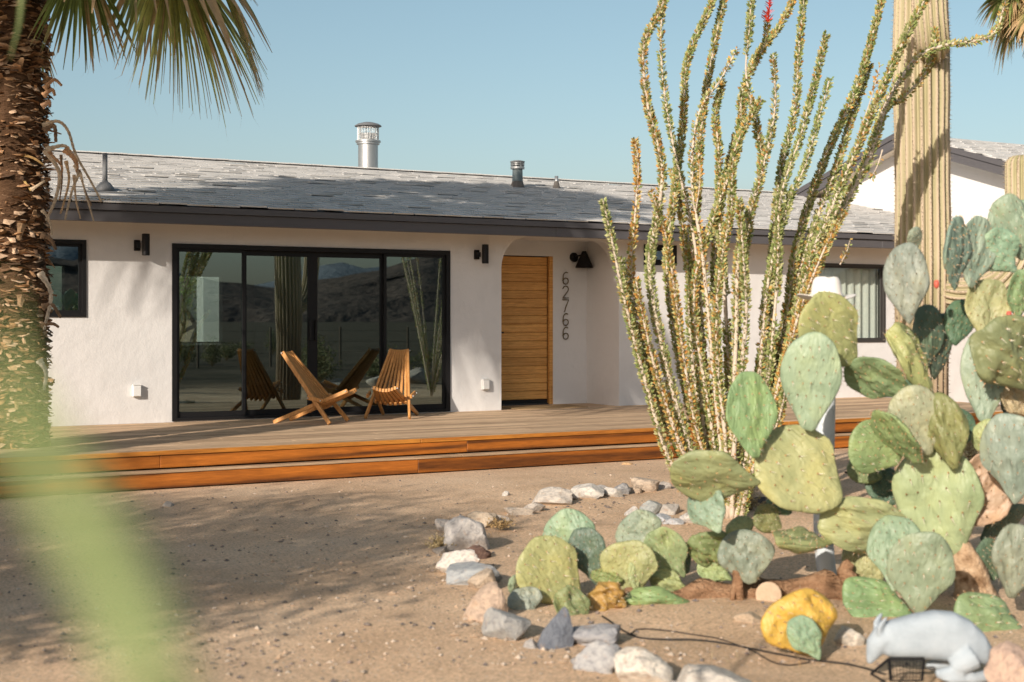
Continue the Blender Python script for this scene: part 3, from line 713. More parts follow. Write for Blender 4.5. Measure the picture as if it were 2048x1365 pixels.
q = PG(638, 846, DZ); chair((q.x, q.y, DZ), RAD(-46), 'wooden slat folding chair turned side-on, back reclined toward the framed window')
q = PG(784, 836, DZ); chair((q.x, q.y, DZ), RAD(-128), 'wooden slat folding chair with its fanned back nearest the entrance, seat facing the yard')

# ------------------------------------------------------------------ stones
def rock_mesh(seed, sub=4, facets=7, rough=.22):
    import bmesh
    bm = bmesh.new(); bmesh.ops.create_icosphere(bm, subdivisions=sub, radius=1); r = random.Random(seed)
    pl = [(Vector((r.gauss(0,1), r.gauss(0,1), r.gauss(0,.8))).normalized(), r.uniform(.45, .82)) for _ in range(int(facets*1.7)+1)]
    for v in bm.verts:
        d = v.co.normalized(); k = 1 + rough*fbm(d*1.3 + Vector((seed*3.1, 0, 0)), 4)
        for n_, h in pl:
            c = d.dot(n_)
            if c > 0 and k*c > h: k = h/c + (k-h/c)*.04
        v.co = d*k*(1+.035*fbm(d*6+Vector((seed,)*3), 3))
    for f in bm.faces: f.smooth = True
    me = bpy.data.meshes.new('stone'); bm.to_mesh(me); bm.free()
    co = np.empty(len(me.vertices)*3); me.vertices.foreach_get('co', co); co = co.reshape(-1, 3)
    lo, hi = co.min(0), co.max(0); co = (co-(lo+hi)/2)/(hi-lo); me.vertices.foreach_set('co', co.ravel())
    me.set_sharp_from_angle(angle=RAD(38)); me.materials.append(ROCK); return me
def stone(cx, by, wpx, hpx, color, label, seed, dep=.8, rz=None, group=None, facets=7, tilt=0):
    Z = GZ(by); w_, h_ = wpx/F*Z, hpx/F*Z; d_ = w_*dep
    q = P(cx, by, Z) + FW*(d_*.35)
    o = link('stone', rock_mesh(seed, 4, facets), None, None, None, color)
    o.location = (q.x, q.y, h_*.5-.018-.07*h_+ground_h(q.x, q.y)); o.rotation_euler = (0, tilt, -RAD(30) if rz is None else rz)
    o.scale = (w_*1.04, d_, h_*1.2)
    return tag(o, label, 'stone', group)
CREAM, WHITE_, GREY, BLUE, TAN, ORANGE, PINK, BROWN = (.60,.53,.45), (.62,.58,.53), (.33,.32,.31), (.25,.27,.30), (.50,.41,.31), (.50,.38,.29), (.52,.38,.30), (.16,.10,.08)
stones = [
 (932,1103,92,72,(.47,.45,.43),'tall jagged pale grey stone at the corner of the bed border',1,.9,6),
 (966,1052,62,34,TAN,'rounded tan stone behind the tall jagged corner stone',2,.8,5),
 (915,1152,86,54,WHITE_,'white stone lying against a small dark brown stone',3,.8,7),
 (948,1122,66,32,BROWN,'small dark brown stone resting on the white one',4,.8,6),
 (948,1172,110,44,(.36,.38,.39),'long flat bluish grey slab beside the white stone',5,.6,9),
 (966,1182,62,46,(.47,.38,.29),'brown block leaning on the flat bluish slab',6,.7,8),
 (970,1242,92,78,ORANGE,'orange and cream blocky stone beside the crumpled cactus pad',7,.8,8),
 (1012,1284,98,66,(.36,.36,.35),'speckled grey stone between the orange and the dark upright stone',8,.8,6),
 (1112,1300,74,88,(.17,.19,.225),'dark blue grey upright stone in front of the sprawling cactus',9,.7,6),
 (1188,1297,112,46,(.36,.36,.37),'low grey stone beside the dark upright stone',10,.8,6),
 (1196,1346,96,64,(.40,.40,.40),'grey stone with white streaks next to the round cream boulder',11,.8,6),
 (1290,1370,118,76,(.66,.61,.53),'smooth round cream boulder at the front of the bed',12,.85,2),
 (1432,1402,165,68,(.56,.52,.46),'broad cream stone cut by the edge of the view beside the round boulder',13,.8,3),
 (1704,1292,58,42,(.60,.55,.47),'small cream stone between the yellow pad and the animal figure',14,.8,3),
 (1502,1252,62,24,(.50,.39,.28),'flat tan stone beside the yellow fallen pad',15,.7,4),
 (2032,1385,95,110,PINK,'pinkish tan boulder behind the animal figure tail',16,.8,4),
 (1104,1010,80,36,(.50,.46,.41),'large tan stone in the border row along the path to the step',17,.8,6),
 (1040,1028,64,20,(.55,.48,.40),'low tan slab at the end of the border row along the path',18,.7,5),
 (1176,1000,66,32,(.58,.55,.50),'pale angular stone in the border row along the path',19,.8,7),
 (1226,996,46,22,(.56,.53,.48),'small pale angular stone in the border row along the path',20,.8,7),
 (1244,990,36,26,(.36,.36,.36),'small grey stone in the border row along the path',21,.8,5),
 (1292,983,56,30,(.50,.41,.32),'smooth rounded brown stone in the border row along the path',22,.8,1),
 (1266,986,40,16,(.48,.37,.27),'flat brown stone before the smooth rounded one in the border row',23,.8,5),
 (1330,978,28,18,(.42,.38,.34),'little stone at the ocotillo end of the border row',24,.8,5),
 (1268,1032,36,24,(.58,.55,.51),'small white stone in the short inner row by the ocotillo',25,.8,6),
 (1302,1026,46,32,(.34,.36,.35),'greenish grey stone in the short inner row by the ocotillo',26,.8,6),
 (1340,1026,44,24,(.44,.41,.37),'low brownish stone in the short inner row by the ocotillo',27,.8,5),
 (1322,1046,46,20,(.46,.48,.50),'flat blue grey stone in the short inner row by the ocotillo',28,.8,6),
 (1348,1052,44,16,(.50,.50,.50),'flat light grey stone in the short inner row by the ocotillo',29,.8,6),
 (1380,1048,40,24,(.58,.54,.49),'pale stone in the short inner row by the ocotillo',30,.8,5),
 (1000,1044,40,22,(.48,.42,.36),'tan stone beside dry grass in the bed border',31,.8,5),
 (334,1016,22,14,(.5,.44,.38),'single small stone alone on the open sand',32,.8,4),
 (1012,994,16,14,(.6,.57,.52),'tiny white stone on the sand before the step',33,.8,4),
 (1730,905,42,22,(.13,.135,.15),'dark stone on the ground near the deck step',34,.8,4),
 (1530,1015,44,24,(.12,.115,.11),'black stone at the foot of the ocotillo',35,.8,4),
 (1255,930,22,8,(.6,.4,.22),'splinter of orange wood lying under the step',36,.5,6),
 (1062,1298,36,24,(.42,.40,.38),'small grey stone wedged beside the dark upright stone',38,.8,5),
 (1158,1330,34,20,(.38,.37,.36),'small grey stone before the white streaked stone',39,.8,5),
 (892,1062,46,30,(.46,.42,.38),'grey brown stone at the outer foot of the jagged corner stone',40,.8,5),
 (1068,1020,44,22,(.55,.5,.44),'pale stone filling the border row beside the large tan one',41,.8,5),
 (1140,1004,34,20,(.5,.45,.4),'small tan stone between the large tan and the pale angular one',42,.8,5),
 (1205,990,34,22,(.54,.5,.46),'small pale stone behind the angular ones in the border row',43,.8,5),
 (1358,1385,60,26,(.4,.38,.36),'grey stone between the round boulder and the broad cream one',44,.8,5),
 (880,1110,34,20,(.3,.27,.24),'small shaded stone outside the white border stone',37,.8,5),
]
for a in stones: stone(*a[:6], a[6], a[7], facets=a[8])
# pebbles and grit
mb = MB(); rs = random.Random(3)
oct_ = [(1,0,0),(-1,0,0),(0,1,0),(0,-1,0),(0,0,1),(0,0,-1)]; of = [(0,2,4),(2,1,4),(1,3,4),(3,0,4),(2,0,5),(1,2,5),(3,1,5),(0,3,5)]
for k in range(4200):
    Z = 6.2+9*rs.random()**1.6; x = rs.uniform(-.38, .38)
    q = CAM + FW*Z + RT*(x*Z)
    if q.y > -3.75: continue
    r = .003+.011*rs.random()**4; h = ground_h(q.x, q.y); c = rs.choice(((.24,.19,.16),(.4,.32,.25),(.5,.42,.34),(.45,.33,.24),(.17,.15,.14)))
    a = rs.random()*6; ca, sa = math.cos(a), math.sin(a)
    j = [rs.uniform(.7,1.3) for _ in range(6)]
    mb.add([(q.x+r*j[i]*(v[0]*ca*1.3-v[1]*sa), q.y+r*j[i]*(v[0]*sa*1.3+v[1]*ca), h+r*.3+r*j[i]*.8*v[2]) for i, v in enumerate(oct_)], of, c)
for cx, cy, sx, sy, n_ in ((900,1130,70,60,130), (1000,1260,120,40,120), (1200,1330,160,30,90), (1150,1010,130,14,90), (1330,1040,80,16,70), (640,1120,260,110,240), (560,1300,260,60,160), (1600,1200,160,40,80)):
    for k in range(n_):
        q = PG(rs.gauss(cx, sx*.6), max(985, rs.gauss(cy, sy*.6))); r = .005+.014*rs.random()**3; h = ground_h(q.x, q.y); a = rs.random()*6; ca, sa = math.cos(a), math.sin(a); j = [rs.uniform(.65,1.35) for _ in range(6)]
        mb.add([(q.x+r*j[i]*(v[0]*ca*1.4-v[1]*sa), q.y+r*j[i]*(v[0]*sa*1.4+v[1]*ca), h+r*.2+r*j[i]*.7*v[2]) for i, v in enumerate(oct_)], of, rs.choice(((.2,.165,.14),(.34,.28,.22),(.46,.38,.3),(.13,.115,.105),(.4,.29,.2))))
tag(mb.build('pebbles', attr_mat('pebble', .9, .1, 0, .2, 60)), 'loose pebbles and grit scattered over the sand', 'pebbles', kind='stuff')
# dry litter: straw-like bits around the stones
mb = MB()
spots = [(880,1085,60,30,170), (960,1070,70,25,200), (1000,1040,60,20,120), (900,1160,40,25,90), (1210,1200,160,40,120), (1500,1180,160,50,170), (1540,1030,80,25,160), (1150,1020,150,18,60), (1340,1020,90,20,120), (1450,1300,200,40,60)]
for x, y, sx, sy, n in spots:
    for k in range(n):
        px, py = rs.gauss(x, sx*.5), rs.gauss(y, sy*.5)
        if py < 960: continue
        q = PG(px, py); h = ground_h(q.x, q.y); ln = rs.uniform(.02,.075); a = rs.random()*6.28; up_ = rs.random()**2*.8
        d = Vector((math.cos(a), math.sin(a), up_))*ln; s_ = Vector((-math.sin(a), math.cos(a), 0))*.0022; b = Vector((q.x, q.y, h+.004))
        mb.add([b-s_, b+s_, b+d], [(0,1,2)], rs.choice(((.45,.28,.13),(.5,.38,.22),(.3,.19,.1),(.4,.33,.22))))
tag(mb.build('dry_litter', DRY), 'dry straw and leaf litter among the stones', 'litter', kind='stuff')

# ------------------------------------------------------------------ prickly pear
def pad_data(seed, bend=0.0, wrk=.25, cup=0.0, nr=13, na=40, tp=.34, rip=.08):
    """unit pad: foot at the origin, tip at y = 1, width 1, thickness about 1 in z (scaled per object)"""
    r = random.Random(seed); mb = MB(); cx, cy = 0, .56
    ph = [r.uniform(0, 6.28) for _ in range(4)]
    def outline(a):
        y = .5-.5*math.cos(a); x = math.sin(a)
        x = math.copysign(abs(x)**.82, x); k_ = min(1, y/.5); wdt = .5*(tp+(1-tp)*k_*k_*(3-2*k_)); x *= wdt
        k = 1+.025*math.sin(3*a+ph[0])+.02*math.sin(5*a+ph[1])+.012*math.sin(9*a+ph[2]); return Vector((x*k, cy+(y-cy)*k, 0))
    out = [outline(2*math.pi*k/na) for k in range(na)]
    def zoff(x, y): return bend*(y*y)*6 + cup*(x*x*4)*5 + .35*math.sin(x*6+ph[3])*wrk + wrk*1.2*fbm(Vector((x*3.0, y*2.2, seed*1.7)), 3) + rip*(1-abs(fbm(Vector((x*7+.6*math.sin(y*5), y*2.0, seed*2.3)), 2)))
    vs, cs, fs = [], [], []
    for side in (1, -1):
        b0 = len(vs)
        for j in range(nr+1):
            t = j/nr; t = 1-(1-t)**1.5
            for k in range(na):
                p = Vector((cx, cy, 0)) + (out[k]-Vector((cx, cy, 0)))*t
                th = .5*max(0, 1-t**2.8)**.5
                foot = max(0, 1-p.y/.30); th += .28*foot*(1-t)
                z = side*th + zoff(p.x, p.y)
                if side == 1 or t < .98: z += side*wrk*.6*(1-t*t)*noise.noise(Vector((p.x*6, p.y*4.5, seed+side*3)))
                vs.append((p.x, p.y, z)); cs.append((max(t**12, foot*.8), foot, 0))
        for j in range(nr):
            for k in range(na):
                q = (b0+j*na+k, b0+j*na+(k+1) % na, b0+(j+1)*na+(k+1) % na, b0+(j+1)*na+k); fs.append(q if side == 1 else q[::-1])
    mb.add(vs, fs, cs)
    me = mb.mesh('pad', PAD, True)
    import bmesh
    bm = bmesh.new(); bm.from_mesh(me); bmesh.ops.remove_doubles(bm, verts=bm.verts, dist=.0005); bm.normal_update()
    bmesh.ops.recalc_face_normals(bm, faces=bm.faces); bm.to_mesh(me); bm.free()
    # areoles with short spines on both faces and round the rim
    sp_ = MB()
    def areole(p, n_, s, rim=False):
        c = r.choice(((.34,.2,.09),(.45,.27,.12),(.22,.13,.06))) if not rim else (.55,.24,.10)
        e1 = Vector((.013*s, 0, 0)); e2 = Vector((0, .013*s, 0))
        sp_.add([p-e1, p-e2, p+e1, p+e2, p+n_*.16], [(0,1,4),(1,2,4),(2,3,4),(3,0,4)], c)
        for q in range(r.choice((1, 2, 2, 3))):
            d = n_*r.uniform(.25, .75) + Vector((r.uniform(-.05,.05), r.uniform(-.06,.03), 0)); w_ = Vector((.0035, .001, 0))
            sp_.add([p-w_, p+w_, p+d], [(0,1,2)], r.choice(((.75,.68,.55),(.6,.5,.36))))
    yy = .12; row = 0
    while yy < .96:
        for xx in np.arange(-.5, .5, .15):
            x = xx + (.075 if row % 2 else 0) + r.uniform(-.015,.015); y = yy + r.uniform(-.02,.02)
            hw = max(abs(o.x) for o in out if abs(o.y-y) < .06) if any(abs(o.y-y) < .06 for o in out) else 0
            t = abs(x)/hw if hw > 0 else 9
            if t < .85:
                for s in (1, -1): areole(Vector((x, y, s*.5*(1-max(t, abs(y-.56)/.5)**2.8)**.5*1.0 + zoff(x, y)) if max(t, abs(y-.56)/.5) < 1 else Vector((x, y, zoff(x, y)))), Vector((0,0,s)), 1)
        yy += .125; row += 1
    for k in range(4, na-4):
        if r.random() < .6:
            o = out[k]; d = (o-Vector((cx, cy, 0))).normalized(); p = Vector((o.x, o.y, zoff(o.x, o.y)))
            sp_.add([p+Vector((0,0,.12)), p-Vector((0,0,.12)), p+d*.025], [(0,1,2)], (.6,.3,.14))
            dd = d*r.uniform(.03,.08); sp_.add([p+Vector((0,0,.04)), p-Vector((0,0,.04)), p+dd], [(0,1,2)], (.7,.6,.45))
    return me, sp_.mesh('spines', SPINE)
PADS = [pad_data(1, 0, .2, tp=.5), pad_data(2, .04, .3), pad_data(3, -.06, .5), pad_data(4, .05, .45, .10), pad_data(5, 0, .7, -.12), pad_data(6, .1, .3, .16), pad_data(7, -.03, .2), pad_data(8, .02, .3, tp=.66, rip=.1), pad_data(9, 0, .5, tp=.7, rip=.18)]
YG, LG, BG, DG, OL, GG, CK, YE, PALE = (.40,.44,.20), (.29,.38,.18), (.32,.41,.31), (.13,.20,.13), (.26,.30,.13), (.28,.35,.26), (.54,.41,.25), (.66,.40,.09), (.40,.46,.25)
def pad(parent, bx, by, tx, ty, wpx, Zb, Zt, colr, var=0, roll=0, th=.05, label=None, name='pad', spines=True):
    Zt += random.Random(int(tx*5+by)).uniform(-.09, .09)
    b, t = P(bx, by, Zb), P(tx, ty, Zt); u = t-b; Ln = u.length; u.normalize()
    n_ = (CAM-(b+t)/2).normalized(); n_ = (n_-u*n_.dot(u)).normalized(); n_ = Quaternion(u, RAD(roll+random.Random(int(bx*3+ty)).uniform(-16, 16))) @ n_; s_ = u.cross(n_)
    W = wpx/F*(Zb+Zt)/2
    m = frame(b, s_*W, u*Ln, n_*th)
    Zt += 0; cj = random.Random(int(bx*7+by)); c = tuple(v*cj.uniform(.86, 1.1)*.76 for v in colr)
    o = bpy.data.objects.new(name, PADS[var][0]); col.objects.link(o); o.matrix_basis = m; o.color = (*c, 1); setp(o, parent)
    if spines:
        s = bpy.data.objects.new('spines', PADS[var][1]); col.objects.link(s); s.matrix_basis = m; s['kind'] = 'stuff'; setp(s, o)
    if label: o['label'] = label
    return o
q = PG(1938, 1195)
A = empty('prickly_pear', (q.x, q.y, 0), 0, 'tall branching prickly pear cactus growing behind the animal figure', 'cactus')
za = GZ(1195)
tr = spline([P(1948,1200,za), P(1938,1140,za), P(1918,1100,za+.02), P(1905,1075,za+.05), P(1898,1055,za+.06)], 5)
MB().tube(tr, [.125,.112,.1,.09,.085,.08,.08,.082,.08,.08,.078,.076,.074,.07,.066,.064,.062,.06,.055,.05,.045], 14, rib=lambda a, i: 1+.12*math.sin(3*a+i*.3)+.06*math.sin(7*a-i)).build('trunk', LOGM if False else M('corky_stem', [(.16,.09,.045), (.44,.30,.185), (.58,.43,.29)], 16, .9, .1, bstr=1.0, bscale=45, bdist=.02, pos=[.3,.5,.7]), A, True)
pads_a = [  # foot x,y  tip x,y  width  depth foot, tip  colour variant roll
 (1900,1112,1856,890,172,za,za-.05,PALE,7,0,.11), (1895,1075,2015,905,120,za+.05,za+.1,CK,3,15,.12), (1955,1010,2008,915,70,za+.1,za+.1,CK,4,40,.07),
 (1830,1075,1640,1032,118,za-.1,za-.25,PALE,8,-12,.09), (1672,1086,1546,1088,88,za-.2,za-.3,OL,3,62,.05),
 (1672,1012,1528,878,176,za-.3,za-.35,YG,7,8,.06), (1518,968,1340,938,132,za-.35,za-.45,LG,1,-22,.055), (1508,922,1487,748,112,za-.4,za-.3,LG,5,30,.05),
 (1440,1064,1392,972,92,za-.35,za-.3,GG,2,-25,.045), (1615,862,1628,664,120,za-.35,za-.4,BG,0,0,.055), (1702,728,1618,598,134,za-.2,za-.25,YG,7,10,.05),
 (1828,792,1694,720,98,za-.1,za-.2,LG,3,-18,.055), (1816,648,1810,487,92,za-.15,za-.2,BG,1,0,.06), (1829,503,1829,454,36,za-.15,za-.15,GG,0,20,.03),
 (1864,757,1890,628,88,za+.15,za+.2,DG,0,52,.04), (1850,742,1860,608,88,za+.1,za+.15,DG,6,58,.04), (1878,720,1882,640,60,za+.2,za+.2,DG,0,40,.035),  # pads behind the others: their shade is put into the dark green
 (1864,792,1792,648,92,za,za-.1,YG,4,50,.05), (1852,912,1815,772,108,za-.1,za-.12,PALE,0,8,.06), (1912,942,1874,788,88,za-.18,za-.15,OL,4,-16,.065),
 (1842,928,1765,812,102,za-.2,za-.3,LG,5,-52,.05), (1800,922,1700,872,112,za-.1,za-.1,LG,0,12,.045),
 (1906,584,1900,435,92,za-.1,za-.2,BG,5,46,.045), (1936,580,1952,438,92,za-.05,za,BG,5,34,.045), (2030,544,1964,468,92,za+.05,za+.1,BG,3,14,.045),
 (2042,522,2004,392,86,za+.1,za+.15,BG,1,22,.05), (2034,500,2048,400,60,za+.2,za+.2,GG,1,-20,.045), (1966,684,1975,560,92,za-.05,za,YG,3,18,.055),
 (2062,775,1982,648,158,za-.2,za-.35,OL,4,16,.07), (1966,847,1976,652,100,za-.05,za-.05,BG,0,10,.055), (2034,1006,2014,828,122,za-.3,za-.35,BG,2,-14,.06),
 (1990,932,1974,838,72,za-.1,za-.1,PALE,0,0,.05), (2052,832,2006,772,60,za,za-.05,CK,3,20,.05), (2012,835,2022,785,44,za+.15,za+.15,DG,0,30,.03),
 (2024,1200,2040,1052,100,za-.5,za-.55,GG,4,-14,.055), (2056,1290,1902,1218,128,za-.7,za-.8,LG,1,14,.08), (1790,1182,1790,1028,108,za-.55,za-.5,GG,2,-12,.05),
 (1832,1230,1850,1062,134,za-.65,za-.62,GG,1,4,.05), (1828,1240,1682,1178,98,za-.45,za-.5,LG,1,14,.06), (2034,644,2046,535,64,za,za,LG,3,40,.045),
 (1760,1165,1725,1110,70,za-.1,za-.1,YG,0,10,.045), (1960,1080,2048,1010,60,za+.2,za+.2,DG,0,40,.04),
 (1790,1010,1745,940,80,za+.25,za+.3,DG,7,20,.05), (1880,900,1930,820,80,za+.25,za+.3,DG,7,10,.05), (1845,850,1830,745,70,za+.25,za+.25,DG,0,40,.045), (1990,780,2010,690,80,za+.25,za+.3,DG,0,20,.05),  # added fill pads; shade of the gaps put into their dark colours
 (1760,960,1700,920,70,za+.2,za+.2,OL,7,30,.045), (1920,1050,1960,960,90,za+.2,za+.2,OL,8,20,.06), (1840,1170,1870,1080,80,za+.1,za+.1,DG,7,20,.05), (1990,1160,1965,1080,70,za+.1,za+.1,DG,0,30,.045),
 (2040,920,2060,840,80,za+.2,za+.2,GG,7,0,.05), (1580,1030,1540,985,56,za+.1,za+.1,DG,0,30,.04), (1560,1060,1510,1020,60,za+.05,za+.05,OL,7,20,.04), (1905,690,1930,600,70,za+.2,za+.2,DG,0,30,.045)]
for a in pads_a: pad(A, *a[:10], th=a[10])
pink = M('fruit_red', [(.5,.06,.05), (.62,.16,.1)], 20, .5)
for x, y in ((1873,578), (2018,640), (1948,688)):
    MB().lathe([(.004,0),(.013,.01),(.015,.03),(.011,.045),(.004,.046)], 10, Matrix.Translation(P(x, y, za-.15))).build('fruit', pink, A, True)

q = PG(1560, 1200); zb = GZ(1195)
B = empty('prickly_pear', (q.x, q.y, 0), 0, 'sprawling prickly pear with a fallen brown trunk and round pads by the stones', 'cactus')
lg = spline([P(1250,1205,zb-.1), P(1330,1205,zb-.05), P(1420,1190,zb), P(1500,1192,zb), P(1600,1180,zb+.05), P(1680,1185,zb), P(1770,1225,zb-.25)], 5)
MB().tube(lg, [.05+.028*(.5+.5*math.sin(i*.9))+.012*(i > 15) for i in range(len(lg))], 14, rib=lambda a, i: 1+.22*math.sin(3*a+i*.5)+.14*math.sin(8*a-i*1.3)).build('fallen_trunk', LOGM, B, True)
for pts, r0 in (([(1475,1140),(1478,1180),(1482,1232)], .03), ([(1475,1140),(1466,1190),(1458,1230)], .018), ([(1640,1215),(1700,1240),(1760,1262)], .055), ([(1700,1160),(1690,1140),(1702,1125)], .05)):
    p3 = spline([P(x, y, zb-.12) for x, y in pts], 5); MB().tube(p3, [r0*(1-.5*i/len(p3)) for i in range(len(p3))], 9, rib=lambda a, i: 1+.2*math.sin(3*a+i)).build('dead_branch', LOGM, B, True)
m_ = MB(); cut = P(1537, 1190, zb-.14); nrm_ = (CAM-cut).normalized(); q1 = nrm_.to_track_quat('Z', 'Y').to_matrix().to_4x4()
m_.lathe([(.052,-.12),(.066,-.03),(.068,0),(.05,.006),(.01,.006)], 18, Matrix.Translation(cut) @ q1); autosmooth(m_.build('cut_stump', M('cut_wood', [(.36,.25,.16), (.55,.43,.31)], 16, .9, bstr=.6), B))
pads_b = [
 (1150,1200,1050,1092,136,zb-.15,zb-.12,YG,7,4,.05), (1172,1130,1112,1028,112,zb+.1,zb+.15,BG,1,0,.045), (1196,1168,1160,1056,82,zb,zb-.02,DG,2,-14,.04),
 (1262,1184,1254,1080,116,zb-.05,zb,YG,7,0,.05), (1302,1104,1258,1030,100,zb+.25,zb+.28,BG,1,0,.045), (1368,1152,1306,1056,84,zb+.1,zb+.15,LG,3,-12,.045),
 (1268,1182,1276,1110,48,zb-.1,zb-.1,YG,0,34,.04), (1374,1147,1360,1090,44,zb+.2,zb+.2,DG,0,40,.035), (1060,1232,1042,1174,74,zb-.35,zb-.35,BG,2,0,.035),
 (1172,1264,1116,1178,72,zb-.45,zb-.4,OL,3,34,.06), (1250,1212,1176,1198,84,zb-.25,zb-.3,(.50,.30,.09),8,10,.09), (1248,1165,1185,1160,46,zb-.1,zb-.1,OL,5,40,.045),
 (1378,1205,1246,1203,66,zb-.15,zb-.2,LG,1,0,.10), (1372,1176,1300,1150,52,zb+.02,zb,YG,4,10,.045), (1478,1126,1380,1080,86,zb+.1,zb+.05,OL,4,-20,.055),
 (1462,1160,1398,1118,58,zb+.1,zb+.1,YG,3,10,.04), (1506,1170,1478,1062,116,zb-.15,zb-.2,GG,4,-10,.05), (1492,1080,1472,1036,60,zb+.05,zb+.05,YG,0,0,.04),
 (1030,1195,1028,1150,40,zb-.2,zb-.2,BG,0,40,.03), (1690,1150,1740,1090,70,zb+.1,zb+.1,YG,0,0,.05)]
for a in pads_b: pad(B, *a[:10], th=a[10])
zy = GZ(1312)
fp = pad(None, 1622, 1314, 1578, 1186, 160, zy, zy+.12, YE, 1, 4, .085, name='fallen_pad'); tag(fp, 'yellow rotting cactus pad lying on the sand', 'cactus pad')
fp2 = pad(None, 1640, 1318, 1586, 1236, 66, zy-.11, zy-.09, GG, 2, -6, .03, name='fallen_pad'); tag(fp2, 'small wrinkled grey-green pad leaning on the yellow pad', 'cactus pad')

# ------------------------------------------------------------------ saguaro
def ribbed(mb, spn, pts, rad, ribs, seed, amp=.15, dense=.035):
    r = random.Random(seed); n = ribs*8
    ph = r.random()*6
    def rib(a, i): return 1 - amp + amp*2*(abs(math.cos(ribs*a/2 + .12*math.sin(i*.11+ph)))**.75) - amp*.6
    b0 = len(mb.v); mb.tube(pts, rad, n, True, 1.0, rib)
    cs = []
    for i in range(len(pts)):
        for k in range(n):
            a = 2*math.pi*k/n; c = abs(math.cos(ribs*a/2 + .12*math.sin(i*.11+ph))); cs.append((max(0, (c-.72)/.28)*.8, 0, 0))
    mb.c += cs
    # spine clusters down every rib
    V = [Vector(v) for v in mb.v[b0:b0+len(pts)*n]]
    for i in range(len(pts)-1):
        c0 = Vector(pts[i]); seg = (Vector(pts[i+1])-c0).length; m_ = max(1, int(seg/dense))
        for k in range(ribs):
            a = (2*math.pi*k - .24*math.sin(i*.11+ph))/ribs; kk = int(round(a/(2*math.pi)*n)) % n
            for j in range(m_):
                t = (j+r.random()*.4)/m_; p = V[i*n+kk].lerp(V[(i+1)*n+kk], t); o = (p-c0.lerp(Vector(pts[i+1]), t)).normalized()
                for q in range(3):
                    d = (o + Vector((r.uniform(-.9,.9), r.uniform(-.9,.9), r.uniform(-.9,.5)))).normalized()*r.uniform(.018,.034); w_ = o.cross(d).normalized()*.0016
                    spn.add([p-w_, p+w_, p+d], [(0,1,2)], r.choice(((.12,.085,.06),(.3,.24,.17),(.5,.44,.34))))
def saguaro(base, height, r0, arms, label, seed):
    e = empty('saguaro', base, 0, label, 'cactus'); b = Vector(base)
    mb = MB(); sp_ = MB(); n = 54
    pts = [b + Vector((.02*math.sin(i*.13), .015*math.cos(i*.1), -.05+height*i/n)) for i in range(n+1)]
    def rr(t): return r0*(.93+.10*math.sin(min(1, t*1.5)*2.3)) * (1 if t < .93 else max(.12, (1-((t-.93)/.07)**2))**.5)
    ribbed(mb, sp_, pts, [rr(i/n)*(1+.02*math.sin(i*.45)+.045*fbm(Vector((i*.16, seed, 0)), 2)) for i in range(n+1)], 21, seed); o = mb.build('stem', SAGUARO, e, True)
    s = sp_.build('spines', SPINE, o); s['kind'] = 'stuff'
    for k, (path, r_) in enumerate(arms):
        mb = MB(); sp_ = MB(); p3 = spline(path, 9); m_ = len(p3)
        ribbed(mb, sp_, p3, [r_*min(1, .5+.5*min(1, i/5))*(1 if i < m_-6 else max(.1, 1-((i-m_+6)/6)**2)**.5) for i in range(m_)], 15, seed+k+1)
        o = mb.build('arm', SAGUARO, e, True); s = sp_.build('spines', SPINE, o); s['kind'] = 'stuff'
    return e
zs = 12.0; sb = P(1843, 640, zs); sb.z = 0
arms = [([P(1862,110,zs-.12), P(1866,85,zs-.34), P(1862,30,zs-.42), P(1858,-60,zs-.42), P(1855,-180,zs-.40), P(1855,-280,zs-.40)], .125),
        ([P(1868,578,zs-.05), P(1925,588,zs-.12), P(1995,570,zs-.15), P(2036,510,zs-.15), P(2044,430,zs-.12), P(2044,350,zs-.1), P(2044,312,zs-.1)], .13),
        ([P(1830,-80,zs+.1), P(1770,-100,zs+.25), P(1740,-180,zs+.3), P(1740,-320,zs+.3)], .12)]
saguaro((sb.x, sb.y, 0), 6.0, .212, arms, 'tall ribbed saguaro cactus with arms standing before the large pale-backed window', 4)

